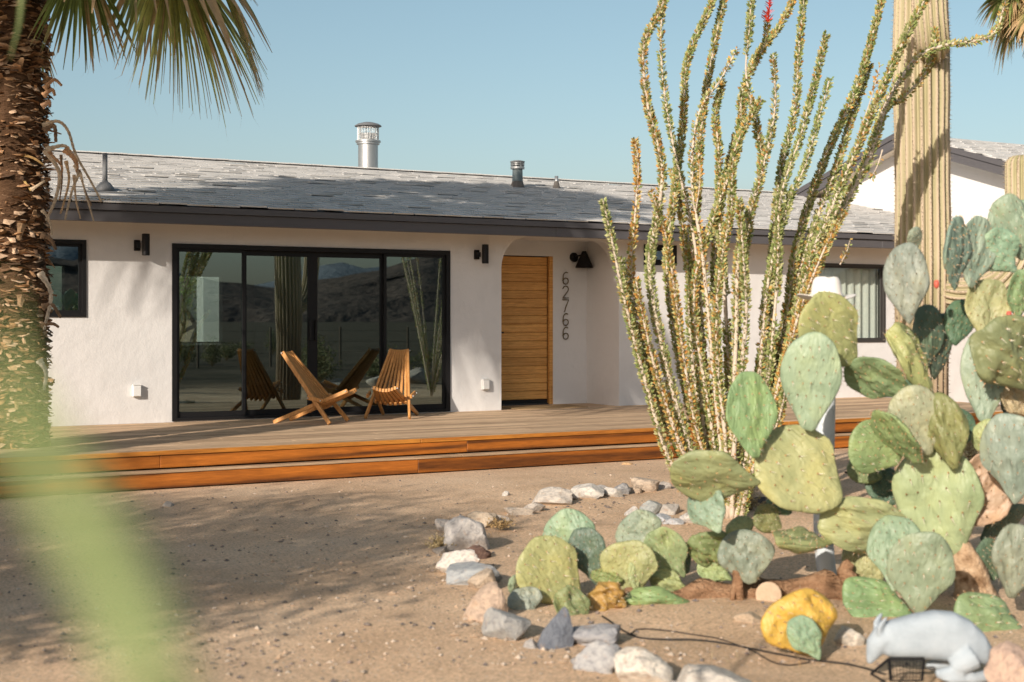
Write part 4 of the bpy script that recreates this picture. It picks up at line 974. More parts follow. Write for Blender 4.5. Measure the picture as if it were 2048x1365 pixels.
# ------------------------------------------------------------------ ocotillo
def ocotillo(base, stems, label, seed, leafy=330, flower=None, name='ocotillo'):
    e = empty(name, base, 0, label, 'shrub'); r = random.Random(seed)
    for si, (pts, r0, lf, orange) in enumerate(stems):
        p3 = spline(pts, 8); N = len(p3)
        mb = MB(); mb.tube(p3, [r0*(1-.72*i/N)*(1+.12*math.sin(i*2.1)) for i in range(N)], 7); st = mb.build('stem', OCSTEM, e, True)
        lv = MB(); L_ = [0]
        for i in range(1, N): L_.append(L_[-1]+(p3[i]-p3[i-1]).length)
        tot = L_[-1]; cnt = int(tot*leafy*lf)
        dens_ph = r.random()*9
        for k in range(cnt):
            s = tot*(.04+.96*r.random()); i = next(j for j in range(1, N) if L_[j] >= s-1e-6); t = (s-L_[i-1])/max(1e-6, L_[i]-L_[i-1])
            p = p3[i-1].lerp(p3[i], t); ax = (p3[i]-p3[i-1]).normalized()
            if noise.noise(Vector((s*2.2, dens_ph, 0))) < -.15 - .5*r.random() + .3*r.random()*max(0, 1-s/(tot*.35)): continue
            o = ax.orthogonal().normalized(); o = Quaternion(ax, r.random()*6.283) @ o
            rr_ = r0*(1-.72*i/N); d = (o*.9 + ax*r.uniform(.2,1.1) + Vector((r.uniform(-.3,.3),)*3)*.5).normalized(); ln = r.uniform(.022,.040)
            sd_ = d.cross(Vector((r.uniform(-1,1), r.uniform(-1,1), r.uniform(-1,1)))).normalized()*ln*.28
            b = p + o*rr_*.8 + d*.008*r.random()
            f = orange*.8 + .35*noise.noise(Vector((s*.9, si*3.3, 5)))
            if r.random() < f: c = r.choice(((.60,.34,.09),(.62,.43,.15),(.52,.26,.08),(.58,.48,.2)))
            else: c = r.choice(((.29,.35,.12),(.38,.42,.17),(.49,.49,.24),(.22,.29,.09),(.55,.52,.28)))
            lv.add([b, b+d*ln*.5+sd_, b+d*ln, b+d*ln*.5-sd_], [(0,1,2,3)], c)
        if lv.v: ls = lv.build('leaves', OCLEAF, st); ls['kind'] = 'stuff'
        # thorns
    if flower:
        fb = MB(); q = flower; ax = Vector((.1,0,1)).normalized()
        for k in range(46):
            t = r.random(); p = q + ax*t*.17; a = r.random()*6.28; d = Vector((math.cos(a)*.05, math.sin(a)*.05, .035))*(1.1-.6*t); s_ = Vector((-math.sin(a), math.cos(a), .3))*.006
            fb.add([p-s_, p+s_, p+d+s_*.8, p+d-s_*.8], [(0,1,2,3)])
        fb.build('flower_spike', FLOWER, e)
    return e
zo = GZ(1040); ro = random.Random(21)
raw = [
 ([(1440,1042),(1345,930),(1292,760),(1247,600),(1222,480),(1206,402)], .85, .15),
 ([(1442,1040),(1362,900),(1302,720),(1266,560),(1268,440),(1276,370),(1272,280)], .8, .75),
 ([(1445,1042),(1372,880),(1325,700),(1302,540),(1318,420),(1324,330),(1296,200),(1286,90),(1322,20),(1345,-60)], 1.1, .2),
 ([(1450,1042),(1392,860),(1352,680),(1335,520),(1350,380),(1368,250),(1378,120),(1420,10),(1436,-60)], 1.15, .25),
 ([(1450,1038),(1405,850),(1402,640),(1385,470),(1342,270),(1322,130),(1326,10),(1330,-60)], .55, .2),
 ([(1455,1042),(1424,850),(1398,660),(1372,500),(1362,420),(1345,340)], 1.0, .5),
 ([(1455,1040),(1442,820),(1428,610),(1432,450),(1452,350),(1484,230),(1502,130),(1560,50),(1604,-40)], 1.1, .3),
 ([(1460,1042),(1462,800),(1452,600),(1440,430),(1436,310),(1432,230),(1445,165)], 1.1, .25),
 ([(1460,1042),(1482,830),(1472,640),(1502,430),(1522,330),(1512,250),(1490,150),(1496,60),(1506,-50)], 1.0, .2),
 ([(1465,1042),(1502,820),(1538,640),(1546,500),(1562,350),(1588,220),(1600,100),(1614,-40)], 1.0, .12),
 ([(1465,1042),(1522,850),(1572,650),(1594,500),(1646,330),(1712,180),(1750,60),(1776,-50)], 1.25, .2),
 ([(1470,1038),(1532,860),(1580,680),(1622,520),(1680,370),(1742,230),(1802,90),(1850,5),(1884,-50)], 1.25, .2),
 ([(1470,1042),(1540,850),(1602,640),(1642,480),(1722,340),(1770,220),(1806,195),(1850,150),(1868,95),(1872,60)], 1.0, .3),
 ([(1540,850),(1640,520),(1740,310),(1772,205),(1832,118),(1888,92),(1968,78),(1992,55),(2006,10),(2018,-40)], .55, .25),
 ([(1470,1042),(1520,900),(1562,760),(1602,610),(1652,490),(1690,425)], .9, .7),
 ([(1455,1038),(1432,780),(1408,520),(1386,360),(1398,230),(1440,160),(1474,98)], .35, .5),
 ([(1480,1042),(1500,950),(1552,850),(1576,770)], .8, .2),
 ([(1450,1042),(1382,940),(1312,800),(1268,650),(1242,520)], 1.0, .2),
 ([(1465,1042),(1530,800),(1552,560),(1562,400),(1602,270),(1636,140),(1650,68)], .95, .12),
 ([(1455,1042),(1470,700),(1476,500),(1522,360),(1548,220),(1546,110)], .8, .2),
 ([(1450,1042),(1412,800),(1388,600),(1420,460),(1472,300),(1488,180),(1532,90),(1538,40)], .9, .35),
 ([(1462,1042),(1512,860),(1560,700),(1590,570),(1630,450),(1668,350),(1700,250),(1740,130)], 1.1, .25),
 ([(1452,1042),(1400,880),(1370,740),(1350,600),(1330,470),(1302,380)], .9, .55),
 ([(1458,1042),(1450,880),(1432,720),(1440,560),(1462,420),(1470,300),(1520,200)], 1.1, .35),
 ([(1452,1042),(1420,900),(1385,740),(1378,560),(1392,420),(1402,250),(1432,80),(1456,-40)], 1.0, .25),
 ([(1464,1042),(1496,880),(1516,740),(1540,560),(1580,400),(1612,330),(1660,160)], .9, .15),
 ([(1450,1042),(1375,920),(1320,780),(1290,660),(1272,560)], .9, .6),
 ([(1462,1042),(1470,900),(1482,760),(1492,620),(1486,520),(1480,400)], 1.0, .3),
 ([(1470,1042),(1520,920),(1550,820),(1590,660),(1618,600)], .8, .5)]
stems = []
for pts, lf, og in raw:
    dz = ro.uniform(-.55, .55); n_ = len(pts); r0 = ro.uniform(.016, .023)
    stems.append(([P(x+ro.uniform(-3,3), y, zo + dz*(i/(n_-1))**.8 + .05*dz) for i, (x, y) in enumerate(pts)], r0, lf, og))
for x, y, x2, y2 in ((1272,280,1275,380), (1740,360,1765,300), (1700,480,1680,530), (1400,320,1392,420), (1760,130,1720,260)):
    stems.append(([P(x2, y2, zo), P((x+x2)/2+3, (y+y2)/2, zo-.02), P(x, y, zo)], .006, .18, .8))
ob = PG(1455, 1042)
ocotillo((ob.x, ob.y, 0), stems, 'tall leafy ocotillo with many wand-like stems before the entrance', 5, 980, P(1536, 45, zo))

# ------------------------------------------------------------------ palms
def fan(parent, hub, axis, droop, L_, seed, nseg=44, spread=105, green=None, dry=.25, root=None, name='frond', flat=None):
    """one fan leaf: blade of split, folded segments, petiole back to the crown"""
    r = random.Random(seed); a = Vector(axis).normalized(); s_ = a.cross(UP)
    if s_.length < .1: s_ = a.cross(Vector((0, 1, 0)))
    s_.normalize(); s_ = Quaternion(a, r.uniform(-.5, .5) if flat is None else flat) @ s_; nn = s_.cross(a).normalized()
    g0 = green or r.choice(((.17,.22,.06),(.20,.26,.07),(.13,.18,.05),(.30,.32,.11)))
    mb = MB()
    for i in range(nseg):
        th = RAD(-spread + 2*spread*i/(nseg-1) + r.uniform(-2.5, 2.5)); d = a*math.cos(th) + s_*math.sin(th); ln = L_*(.74+.26*math.cos(th*.75))*r.uniform(.9, 1.06)
        side = (s_*math.cos(th) - a*math.sin(th)).normalized()
        K = 8; wmax = L_*2*RAD(spread)/nseg*.58; zig = .12 if i % 2 else -.12; split = r.uniform(.45,.6); tw = r.uniform(-.5, .5); dr = droop*r.uniform(.7,1.35)
        vs, cs = [], []
        isdry = r.random() < dry
        for k in range(K+1):
            t = k/K; p = hub + d*(ln*t) + nn*(.10*ln*t*(1-t)) - UP*(dr*ln*t**2.6) + side*(zig*.12*ln*t*t)
            if t > .6: p -= UP*((t-.6)**1.5)*dr*ln*.5
            wv = wmax*(min(t/split, 1)*(1 if t < split else max(.03, (1-t)/(1-split)))) + .002
            sd2 = (side*math.cos(tw*t) + nn*math.sin(tw*t))
            vs += [p-sd2*wv, p-nn*wv*.35, p+sd2*wv]
            c = [g0[q]*(1+.35*math.sin(i*1.7)) for q in range(3)]; f = max(0, min(1, (t-(.70 if not isdry else .3))/.3)); tan_ = (.52,.36,.19)
            if isdry or r.random() < .6: c = [c[q]*(1-f)+tan_[q]*f for q in range(3)]
            cs += [tuple(c)]*3
        fs = []
        for k in range(K): fs += [(3*k, 3*k+1, 3*k+4, 3*k+3), (3*k+1, 3*k+2, 3*k+5, 3*k+4)]
        mb.add(vs, fs, cs)
        if r.random() < .45:      # loose threads
            p = vs[-2] if isinstance(vs[-2], Vector) else Vector(vs[-2]); q_ = p + Vector((r.uniform(-.07,.07), r.uniform(-.07,.07), -r.uniform(.04,.14)))
            mb.add([p, p+side*.0025, q_], [(0,1,2)], (.6,.45,.28))
    fr = mb.build(name, FROND, parent, True)
    if root is not None:
        mid = root.lerp(hub, .55) + UP*.10*(hub-root).length
        p3 = spline([root, mid, hub, hub+a*.12], 5); pt = MB(); n_ = len(p3)
        pt.tube(p3, [.026*(1-.55*i/n_) for i in range(n_)], 6, flat=.5, c=(.30,.30,.12)); pt.build('petiole', FROND, fr, True)
    return fr
def palm(base, height, r0, label, seed, nfronds=26, detail=1, frond_len=1.25, skirt=.35, zmin=-35, zmax=75, group=None, extra=None, top_only=None):
    e = empty('fan_palm', base, 0, label, 'palm tree', group); b = Vector(base); r = random.Random(seed)
    n = int(height*7); na = 20
    pts = [b + Vector((.03*math.sin(i*.2), .03*math.cos(i*.17), -.1+height*i/n)) for i in range(n+1)]
    mb = MB(); mb.tube(pts, [r0*(1+.25*max(0, 1-i/6)+.05*math.sin(i*1.1)) for i in range(n+1)], na, rib=lambda a, i: 1+.10*noise.noise(Vector((math.cos(a)*1.6, math.sin(a)*1.6, i*.35+seed)))); mb.build('trunk', BARK, e, True)
    # torn fibre and leaf-base flakes
    fb = MB(); N = int(height*1100*detail)
    for k in range(N):
        z = r.uniform(.02, height); a = r.random()*6.283; o = Vector((math.cos(a), math.sin(a), 0)); t_ = Vector((-o.y, o.x, 0)); p = b + o*(r0*r.uniform(.9,1.06)) + UP*z
        z = round(z/.055)*.055 + r.gauss(0,.012); p.z = b.z+z; w_ = r.uniform(.012,.075); ln = r.uniform(.025,.085); up_ = r.uniform(-.75,.45); lift = r.uniform(.3,1.0)
        d = (UP*up_ + o*lift + t_*r.uniform(-.7,.7)).normalized()*ln; tt = (t_+UP*r.uniform(-.35,.35)).normalized()
        c = r.choice(((.30,.17,.09),(.42,.27,.16),(.16,.09,.05),(.52,.36,.24),(.09,.055,.035),(.36,.2,.1)))
        fb.add([p-tt*w_, p+tt*w_, p+d+tt*w_*.6+o*.006, p+d-tt*w_*.5, p+d*.55+o*ln*.22], [(0,1,4),(1,2,4),(2,3,4),(3,0,4)], c)
    s = fb.build('bark_fibre', FIBRE, e); s['kind'] = 'stuff'
    # cut leaf bases
    bts = []
    for v in range(4):
        m_ = MB(); w_, ln = (.055, .17) if v < 2 else (.045, .11); K = 5; vs, cs = [], []
        for k in range(K+1):
            t = k/K; x = ln*t; z = (.10 if v % 2 else -.03)*t + (-.12 if v == 2 else .02)*t*t*1.2; wv = w_*(1.15-.55*t+.1*math.sin(t*5)); th_ = .016*(1-.4*t)
            cc = [(.36-.14*(1-t), .23-.1*(1-t), .13-.06*(1-t))]*4
            vs += [(x, -wv, z), (x, 0, z+th_+.012), (x, wv, z), (x, 0, z-th_)]; cs += cc
        fs = [(4*k+a_, 4*k+(a_+1) % 4, 4*k+4+(a_+1) % 4, 4*k+4+a_) for k in range(K) for a_ in range(4)] + [(4*K, 4*K+1, 4*K+2, 4*K+3)]
        m_.add(vs, fs, cs); bts.append(m_.mesh('leaf_base', FIBRE))
    for k in range(int(height*9*min(1, detail))):
        z = r.uniform(.25, height); a = k*2.399 + r.uniform(-.2,.2); o = Vector((math.cos(a), math.sin(a), 0))
        m = Matrix.Translation(b + o*(r0*.93) + UP*z) @ Matrix.Rotation(a, 4, 'Z') @ Matrix.Rotation(r.uniform(-1.15,.35), 4, 'Y') @ Matrix.Rotation(r.uniform(-.5,.5), 4, 'X') @ Matrix.Scale(r.uniform(.5,.95), 4)
        link('leaf_base', bts[r.randrange(4)], None, e, m)
    cr = b + UP*height
    for k in range(nfronds):
        az = k*2.399 + r.uniform(-.25,.25); el = RAD(zmin + (zmax-zmin)*((k+.5)/nfronds)); d = Vector((math.cos(az)*math.cos(el), math.sin(az)*math.cos(el), math.sin(el)))
        ln = frond_len*r.uniform(.85,1.1); hub = cr + d*r.uniform(.95,1.25)*frond_len*.95 - UP*.22*math.cos(el)
        if extra and extra(hub, d): continue
        ax = (d*.9 - UP*(.55 if el < RAD(25) else .15)).normalized()
        fan(e, hub, ax, r.uniform(.3,.6)*(1 if el < .6 else .45), ln, seed*100+k, 34, dry=.2+.4*(el < 0), root=cr-UP*.15+d*.12)
    return e
pb = P(25, 640, 13.1); pb.z = 0
def clear_view(hub, d):         # the photograph shows two low fronds on this side; no other hangs into the sky there
    v = hub-CAM; Z = v.dot(FW); x = 1024+F*v.dot(RT)/Z; y = 640-F*v.z/Z
    return (y > -190 and x > -260) or (hub.x < pb.x-.2 and d.z < .45)
pl = palm((pb.x, pb.y, 0), 5.35, .285, 'thick fan palm with shaggy brown trunk growing through the deck', 3, 34, 1.3, 1.3, extra=clear_view)
cr = Vector((pb.x, pb.y, 5.2))
fan(pl, P(335,-110,12.7), RT*.30-UP*.93+FW*-.12, .12, 1.42, 901, 70, 40, (.44,.47,.15), .14, cr, flat=.25)
fan(pl, P(300,-120,12.9), RT*.02-UP*.97+FW*.1, .05, 1.02, 907, 40, 38, (.22,.27,.08), .15, cr, flat=-.1)
fan(pl, P(400,-110,12.6), RT*.42-UP*.88+FW*-.05, .06, 1.3, 908, 40, 26, (.32,.35,.11), .4, cr, flat=-.3)
fan(pl, P(160,-95,12.9), RT*.08-UP*.95+FW*-.1, .05, 1.0, 902, 34, 30, (.20,.26,.07), .15, cr, flat=.2)
fan(pl, P(68,70,13.6), RT*.35-UP*.9, .2, .42, 903, 12, 40, (.26,.26,.06), .5, cr, flat=.1)
# dead leaf stalks hanging off the trunk
def stalk(parent, pts, Z, w0, seed, c):
    r = random.Random(seed); p3 = spline([P(x, y, Z) for x, y in pts], 8); n = len(p3); mb = MB(); vs = []; cs = []
    for i, p in enumerate(p3):
        t = (p3[min(i+1, n-1)]-p3[max(0, i-1)]).normalized(); s_ = t.cross(FW).normalized(); w_ = w0*(1-.45*i/n)*(1.5-.5*min(1, i/4)); w2 = w_*(1.25 if i % 2 else 1)
        vs += [p-s_*w2, p-FW*w_*.5, p+s_*w2, p+FW*w_*.35]; k = 1-.25*i/n; cs += [tuple(q*k for q in c)]*4
    fs = [(4*i+a, 4*i+(a+1) % 4, 4*i+4+(a+1) % 4, 4*i+4+a) for i in range(n-1) for a in range(4)] + [(3,2,1,0), (4*n-4, 4*n-3, 4*n-2, 4*n-1)]
    mb.add(vs, fs, cs); mb.build('dead_stalk', FIBRE, parent)
LT, OR, DK = (.46,.36,.25), (.42,.24,.13), (.2,.13,.08)
for k, (pts, w0, c) in enumerate((
    ([(85,252),(115,243),(136,262),(152,310),(180,360),(203,404)], .02, LT), ([(88,262),(108,252),(112,285)], .03, DK), ([(90,300),(118,345),(112,395),(92,442)], .026, LT),
    ([(95,305),(122,330),(123,352)], .02, OR), ([(92,300),(128,292),(145,310)], .024, LT), ([(130,298),(150,320),(155,345)], .034, OR), ([(122,310),(124,360),(119,402)], .013, DK),
    ([(132,322),(138,360),(128,405),(121,428)], .017, (.45,.3,.17)), ([(150,330),(156,350),(144,382),(130,440)], .02, LT), ([(148,350),(152,400),(161,438)], .014, (.42,.3,.19)),
    ([(158,340),(168,375),(183,412)], .012, DK), ([(160,345),(172,390),(188,444)], .014, LT), ([(2,322),(26,338),(48,362),(62,382)], .016, (.52,.36,.14)),
    ([(62,380),(76,371),(90,362)], .018, LT), ([(0,318),(30,312),(60,314),(88,330)], .018, (.32,.2,.08)), ([(84,420),(98,440),(104,470)], .016, LT), ([(88,178),(108,160),(124,172)], .024, OR),
    ([(86,192),(104,180),(110,192)], .026, OR), ([(84,214),(98,204),(100,214)], .026, (.5,.3,.18)), ([(82,470),(100,478),(112,500)], .03, DK), ([(80,545),(102,590),(88,660)], .03, (.5,.42,.32)),
    ([(84,615),(104,610),(122,636)], .028, DK), ([(82,650),(105,648),(118,655)], .024, DK), ([(80,590),(95,588),(114,592)], .016, DK), ([(78,720),(92,745),(88,780)], .03, (.5,.45,.38)))):
    stalk(pl, pts, 12.84, w0*.72, k, c)
# palms and a thorn tree that stand outside the picture and shade the drive, deck and roof
palm((-2.6, -6.4, 0), 8.1, .27, 'tall fan palm beside the drive, left of the deck palm', 7, 34, .5, 1.4, zmin=-25)
q = P(2092, 10, 30); palm((q.x, q.y, 0), q.z+.45, .2, 'fan palm behind the cross wing roof', 12, 34, .2, .72, zmin=-50)
palm((21.2, -6.0, 0), 4.8, .16, 'slim fan palm at the right end of the yard', 15, 24, .5, 1.1)

def thorn_tree(base, h, rad, label, seed, nleaf=9000, cz=.66, flatten=.55, colr=((.13,.17,.06),(.2,.24,.09),(.27,.3,.12)), cat='tree'):
    e = empty('thorn_tree', base, 0, label, cat); r = random.Random(seed); b = Vector(base)
    tips = []; mb = MB()
    def limb(p, d, ln, rd, lev):
        pts = [p]; 
        for k in range(5):
            d = (d + Vector((r.uniform(-.28,.28), r.uniform(-.28,.28), r.uniform(-.12,.2)))).normalized(); pts.append(pts[-1]+d*ln/5)
        mb.tube(pts, [rd*(1-.5*i/5) for i in range(6)], 6)
        if lev == 0: tips.append(pts[-1]); tips.append(pts[-3]); return
        for q in range(3):
            dd = (d + Vector((r.uniform(-1,1), r.uniform(-1,1), r.uniform(-.35,.6)))).normalized(); limb(pts[3+q % 3], dd, ln*.68, rd*.5, lev-1)
    for k in range(3): limb(b-UP*.05, Vector((r.uniform(-.5,.5), r.uniform(-.5,.5), 1.1)).normalized(), h*.42, .11*h/4, 3)
    mb.build('trunk', BRANCH, e, True)
    lf = MB()
    for k in range(nleaf):
        c = r.choice(tips); p = c + Vector((r.gauss(0,.3), r.gauss(0,.3), r.gauss(0,.24)))*rad/2.2; ln = r.uniform(.06,.14); d = Vector((r.uniform(-1,1), r.uniform(-1,1), r.uniform(-.8,.4))).normalized()*ln; s_ = d.cross(Vector((r.uniform(-1,1), r.uniform(-1,1), 1))).normalized()*ln*.22
        lf.add([p, p+d*.5+s_, p+d, p+d*.5-s_], [(0,1,2,3)], r.choice(colr))
    o = lf.build('crown', OCLEAF, e); o['kind'] = 'stuff'; return e
thorn_tree((-5.7, -11.2, 0), 5.0, 2.5, 'feathery thorn tree beside the drive', 31, 22000)
thorn_tree((-9.2, -11.8, 0), 5.8, 2.6, 'second feathery thorn tree further along the drive', 33, 20000)
thorn_tree((-6.4, -8.6, 0), 4.6, 2.3, 'third feathery thorn tree between the drive and the deck', 37, 16000)
thorn_tree((9.9, 16.5, 0), 4.0, 1.8, 'pale thorn tree seen through the house behind the kitchen', 35, 5000, colr=((.2,.3,.08),(.3,.38,.12),(.38,.38,.25)))
tag(MB().bbox((9.25, 13.0, 0), (9.66, 13.4, 3.6), .02).build('garden_pillar', STUCCO), 'white stucco pillar behind the house', 'pillar')

# ------------------------------------------------------------------ post with hat, figure, small things
zp = GZ(1168); q = P(1653, 640, zp); top = 1.5+(640-596)/F*zp
pts = [P(1657, 1168, zp), P(1646, 1050, zp), P(1651, 840, zp), P(1653, 598, zp)]; pts[0].z = -.03
po = MB(); po.tube(spline(pts, 4), .054, 16); post = po.build('post', PALEBLUE, smooth=True); autosmooth(post, 50); tag(post, 'pale blue round post carrying a white hat', 'post')
hat = MB(); n = 40; vs = []; fs = []
prof = [(.155,.008),(.158,.014),(.15,.014),(.12,.010),(.092,.006),(.086,.016),(.084,.04),(.081,.07),(.074,.10),(.062,.120),(.045,.124),(.02,.116),(.004,.112)]
for j, (r_, z) in enumerate(prof):
    for k in range(n):
        a = 2*math.pi*k/n; c, s = math.cos(a), math.sin(a); rx = r_*(1.04 if j < 5 else 1.02); ry = r_*(1.12 if j < 5 else 1.08); zz = z
        if j < 5: zz += (.012*(c*c)-.018*s*s)*max(0, (r_-.09)/.066)           # sides of the brim roll up
        else:
            if j >= 8: zz -= .022*math.exp(-(c*1.0)**2/.10)*(j-7)/5*(1 if abs(s) else 1)*(.5+.5*abs(s))    # crease along the crown
            if j >= 7: rx *= 1-.10*max(0, -s)**2*(j-6)/6
        vs.append((rx*c, ry*s, zz))
for j in range(len(prof)-1):
    for k in range(n): fs.append((j*n+k, j*n+(k+1) % n, (j+1)*n+(k+1) % n, (j+1)*n+k))
fs.append(tuple(range((len(prof)-1)*n, len(prof)*n))); hat.add(vs, fs)
he = empty('hat', (q.x, q.y, top), RAD(-22), 'white wide brimmed felt hat on top of the pale post', 'hat'); MWh = Matrix.Translation((q.x, q.y, top-.004)) @ Matrix.Rotation(RAD(-22), 4, 'Z')
o = hat.build('felt_body', HATM, he, True, MWh); sm = o.modifiers.new('solid', 'SOLIDIFY'); sm.thickness = .007
bnd = MB(); bnd.tube([(.0895*math.cos(a), .0945*math.sin(a), .022) for a in np.linspace(0, 6.2832, 33)], .006, 6); bnd.build('hat_band', INTWHITE, he, True, MWh)

# cast animal figure
zf = GZ(1356); S = zf/F; org = P(1735, 1356, zf)
def L2(x, y, d=0): return Vector(((x-1735)*S, d*S, (1356-y)*S))
an = MB()
secs = [(1764,1284,27,24),(1774,1281,36,31),(1792,1280,40,38),(1830,1276,46,44),(1870,1274,51,47),(1908,1277,51,48),(1940,1286,44,45),(1965,1299,33,36),(1980,1312,21,24),(1988,1322,9,11)]
n = 24; vs = []; fs = []
for x, y, rz_, ry_ in secs:
    for k in range(n):
        a = 2*math.pi*k/n; sy = math.sin(a); vs.append(L2(x, y - rz_*math.copysign(abs(math.cos(a))**.8, math.cos(a))*(1 if math.cos(a) > 0 else .92), .8*ry_*math.copysign(abs(sy)**.7, sy)))
for j in range(len(secs)-1):
    for k in range(n): fs.append((j*n+k, j*n+(k+1) % n, (j+1)*n+(k+1) % n, (j+1)*n+k))
fs += [tuple(range(n))[::-1], tuple(range((len(secs)-1)*n, len(secs)*n))]; an.add(vs, fs)
an.tube([L2(1778,1278), L2(1762,1280), L2(1753,1292), L2(1746,1310), L2(1740,1324), L2(1738,1330)], [25*S, 25*S, 22*S, 15*S, 8*S, 4*S], 16)
for d in (-14, 14):
    an.tube([L2(1757,1268,d), L2(1758,1252,d*1.2), L2(1764,1240,d*1.3), L2(1770,1231,d*1.35)], [11*S, 12*S, 9*S, 3*S], 10, flat=.45)
    an.tube([L2(1935,1308,d*2.0), L2(1912,1322,d*2.3), L2(1896,1332,d*2.3)], [28*S, 22*S, 14*S], 12); an.tube([L2(1915,1338,d*2.3), L2(1885,1340,d*2.3), L2(1862,1343,d*2.3)], [14*S, 12*S, 9*S], 10)
an.tube(spline([L2(1975,1308), L2(1988,1328,-2), L2(1980,1346,-8), L2(1950,1352,-22), L2(1910,1351,-34), L2(1872,1349,-38)], 4), [14*S]*9+[12*S]*6+[10*S]*4+[7*S, 5*S], 12)
me0 = an.mesh('animal_figure', STATUE); tmp = bpy.data.objects.new('animal_figure', me0); col.objects.link(tmp)
md = tmp.modifiers.new('r', 'REMESH'); md.mode = 'VOXEL'; md.voxel_size = .0065; ms = tmp.modifiers.new('s', 'SMOOTH'); ms.iterations = 5; ms.factor = .5
dg = bpy.context.evaluated_depsgraph_get(); me1 = bpy.data.meshes.new_from_object(tmp.evaluated_get(dg)); bpy.data.objects.remove(tmp)
me1.polygons.foreach_set('use_smooth', [True]*len(me1.polygons)); me1.materials.clear(); me1.materials.append(STATUE)
fig = link('animal_figure', me1, None, None, Matrix.Translation((org.x, org.y, .004)) @ Matrix.Rotation(RAD(-30), 4, 'Z'))
tag(fig, 'pale blue grey cast figure of a crouching animal with upright ears and curled tail', 'figurine')
# black wire stand leaning before the figure
e = empty('wire_stand', P(1815, 1362, zf-.12), 0, 'black metal wire stand lying open beneath the animal figure', 'stand'); e.location.z = 0
Zf = zf-.14
C_ = {k: P(x, y, Zf+dz) for k, (x, y, dz) in dict(a=(1778,1318,0), b=(1848,1318,0), c=(1844,1362,-.02), d=(1782,1362,-.02), f=(1742,1348,.02), g=(1770,1364,-.06)).items()}
for k1, k2, w_ in (('a','b',.010),('b','c',.006),('c','d',.004),('a','d',.007),('a','f',.006),('f','g',.005)):
    mb = MB(); mb.tube([C_[k1], C_[k2]], w_, 4); mb.build('bar', BLACK, e)
mb = MB()
for t in np.linspace(.1, .9, 9): mb.tube([C_['a'].lerp(C_['b'], t), C_['d'].lerp(C_['c'], t)], .0012, 4)
for t in np.linspace(.15, .85, 5): mb.tube([C_['a'].lerp(C_['d'], t), C_['b'].lerp(C_['c'], t)], .0012, 4)
tag(mb.build('wire_mesh', BLACK, e), kind='stuff')
# small path light
zl = GZ(1112); q = P(2003, 1112, zl); e = empty('path_light', (q.x, q.y, 0), 0, 'small black spotlight on a stake behind the prickly pear', 'garden light')
MB().tube([P(2003,1114,zl), P(2003,1065,zl)], .012, 8).build('stake', BLACK, e, True)
hd = MB(); dirh = Vector((.5,-.6,.35)).normalized(); hd.lathe([(.028,-.05),(.036,-.03),(.04,.04),(.034,.045)], 18, Matrix.Translation(P(2005,1050,zl)) @ dirh.to_track_quat('Z', 'Y').to_matrix().to_4x4()); autosmooth(hd.build('lamp_head', BLACK, e))
# drip hoses
def hose(pts, r_, label, seed=0):
    p3 = []
    for q in spline([PG(x, y) for x, y in pts], 8): p3.append(Vector((q.x, q.y, ground_h(q.x, q.y)+r_+.004*abs(math.sin(q.x*9)))))
    tag(MB().tube(p3, r_, 6).build('drip_hose', HOSE, smooth=True), label, 'hose')
hose([(1205,1236),(1258,1272),(1300,1282),(1390,1284),(1470,1292),(1545,1306),(1620,1318),(1700,1328),(1770,1345)], .0045, 'thin black drip hose snaking past the yellow fallen pad')
hose([(1260,1272),(1290,1262),(1420,1276),(1500,1300),(1560,1330),(1620,1322)], .003, 'black drip line crossing the longer hose by the cream boulder')
hose([(1690,948),(1740,958),(1800,966),(1880,962)], .009, 'black cable on the ground between ocotillo and saguaro')

# ------------------------------------------------------------------ low plants
def bush(base, h, rad, label, seed, n=240, colr=((.5,.45,.25),(.42,.38,.2),(.55,.5,.33)), name='dry_bush', group=None, leaf=.014, cat='bush'):
    e = empty(name, base, 0, label, cat, group); r = random.Random(seed); b = Vector(base); st = MB(); lf = MB()
    for k in range(n):
        a = r.random()*6.283; el = r.uniform(.35, 1.5); d = Vector((math.cos(a)*math.cos(el), math.sin(a)*math.cos(el), math.sin(el))); ln = h*r.uniform(.55,1.1); m_ = d*ln*.55 + Vector((r.uniform(-.1,.1), r.uniform(-.1,.1), 0))*h
        d2 = Vector((d.x*rad/h, d.y*rad/h, d.z)); p0, p1, p2 = b, b+Vector((d2.x*ln*.5, d2.y*ln*.5, d2.z*ln*.55)), b+d2*ln + Vector((r.uniform(-.1,.1),)*2+(0,))*h
        w_ = Vector((-d.y, d.x, .1)).normalized()*.0022*(1+h)
        st.add([p0-w_, p0+w_, p1+w_*.7, p1-w_*.7, p2], [(0,1,2,3),(3,2,4)], (.33,.26,.16))
        for q in range(10):
            t = r.uniform(.35,1); p = p1.lerp(p2, max(0,(t-.5)*2)) if t > .5 else p0.lerp(p1, t*2); p = p + Vector((r.gauss(0,1), r.gauss(0,1), r.gauss(0,1)))*.03*h; ll = leaf*r.uniform(.7,1.6); dd = Vector((r.uniform(-1,1), r.uniform(-1,1), r.uniform(-.2,1))).normalized()*ll; ss = dd.orthogonal().normalized()*ll*.35
            lf.add([p, p+dd*.5+ss, p+dd, p+dd*.5-ss], [(0,1,2,3)], r.choice(colr))
    st.build('stems', DRY, e)['kind'] = 'stuff'; o = lf.build('foliage', DRY, e); o['kind'] = 'stuff'; return e
q = PG(1944, 928); bush((q.x, q.y, 0), .40, .28, 'pale dry bush at the foot of the deck step', 41)
q = PG(1992, 1005); bush((q.x, q.y, 0), .33, .2, 'pale dry bush between the prickly pear and the deck', 42)
q = PG(1500, 1022); bush((q.x, q.y, 0), .16, .2, 'low tuft of dry twigs at the ocotillo base', 43, 90, ((.5,.4,.24),(.4,.3,.16)))
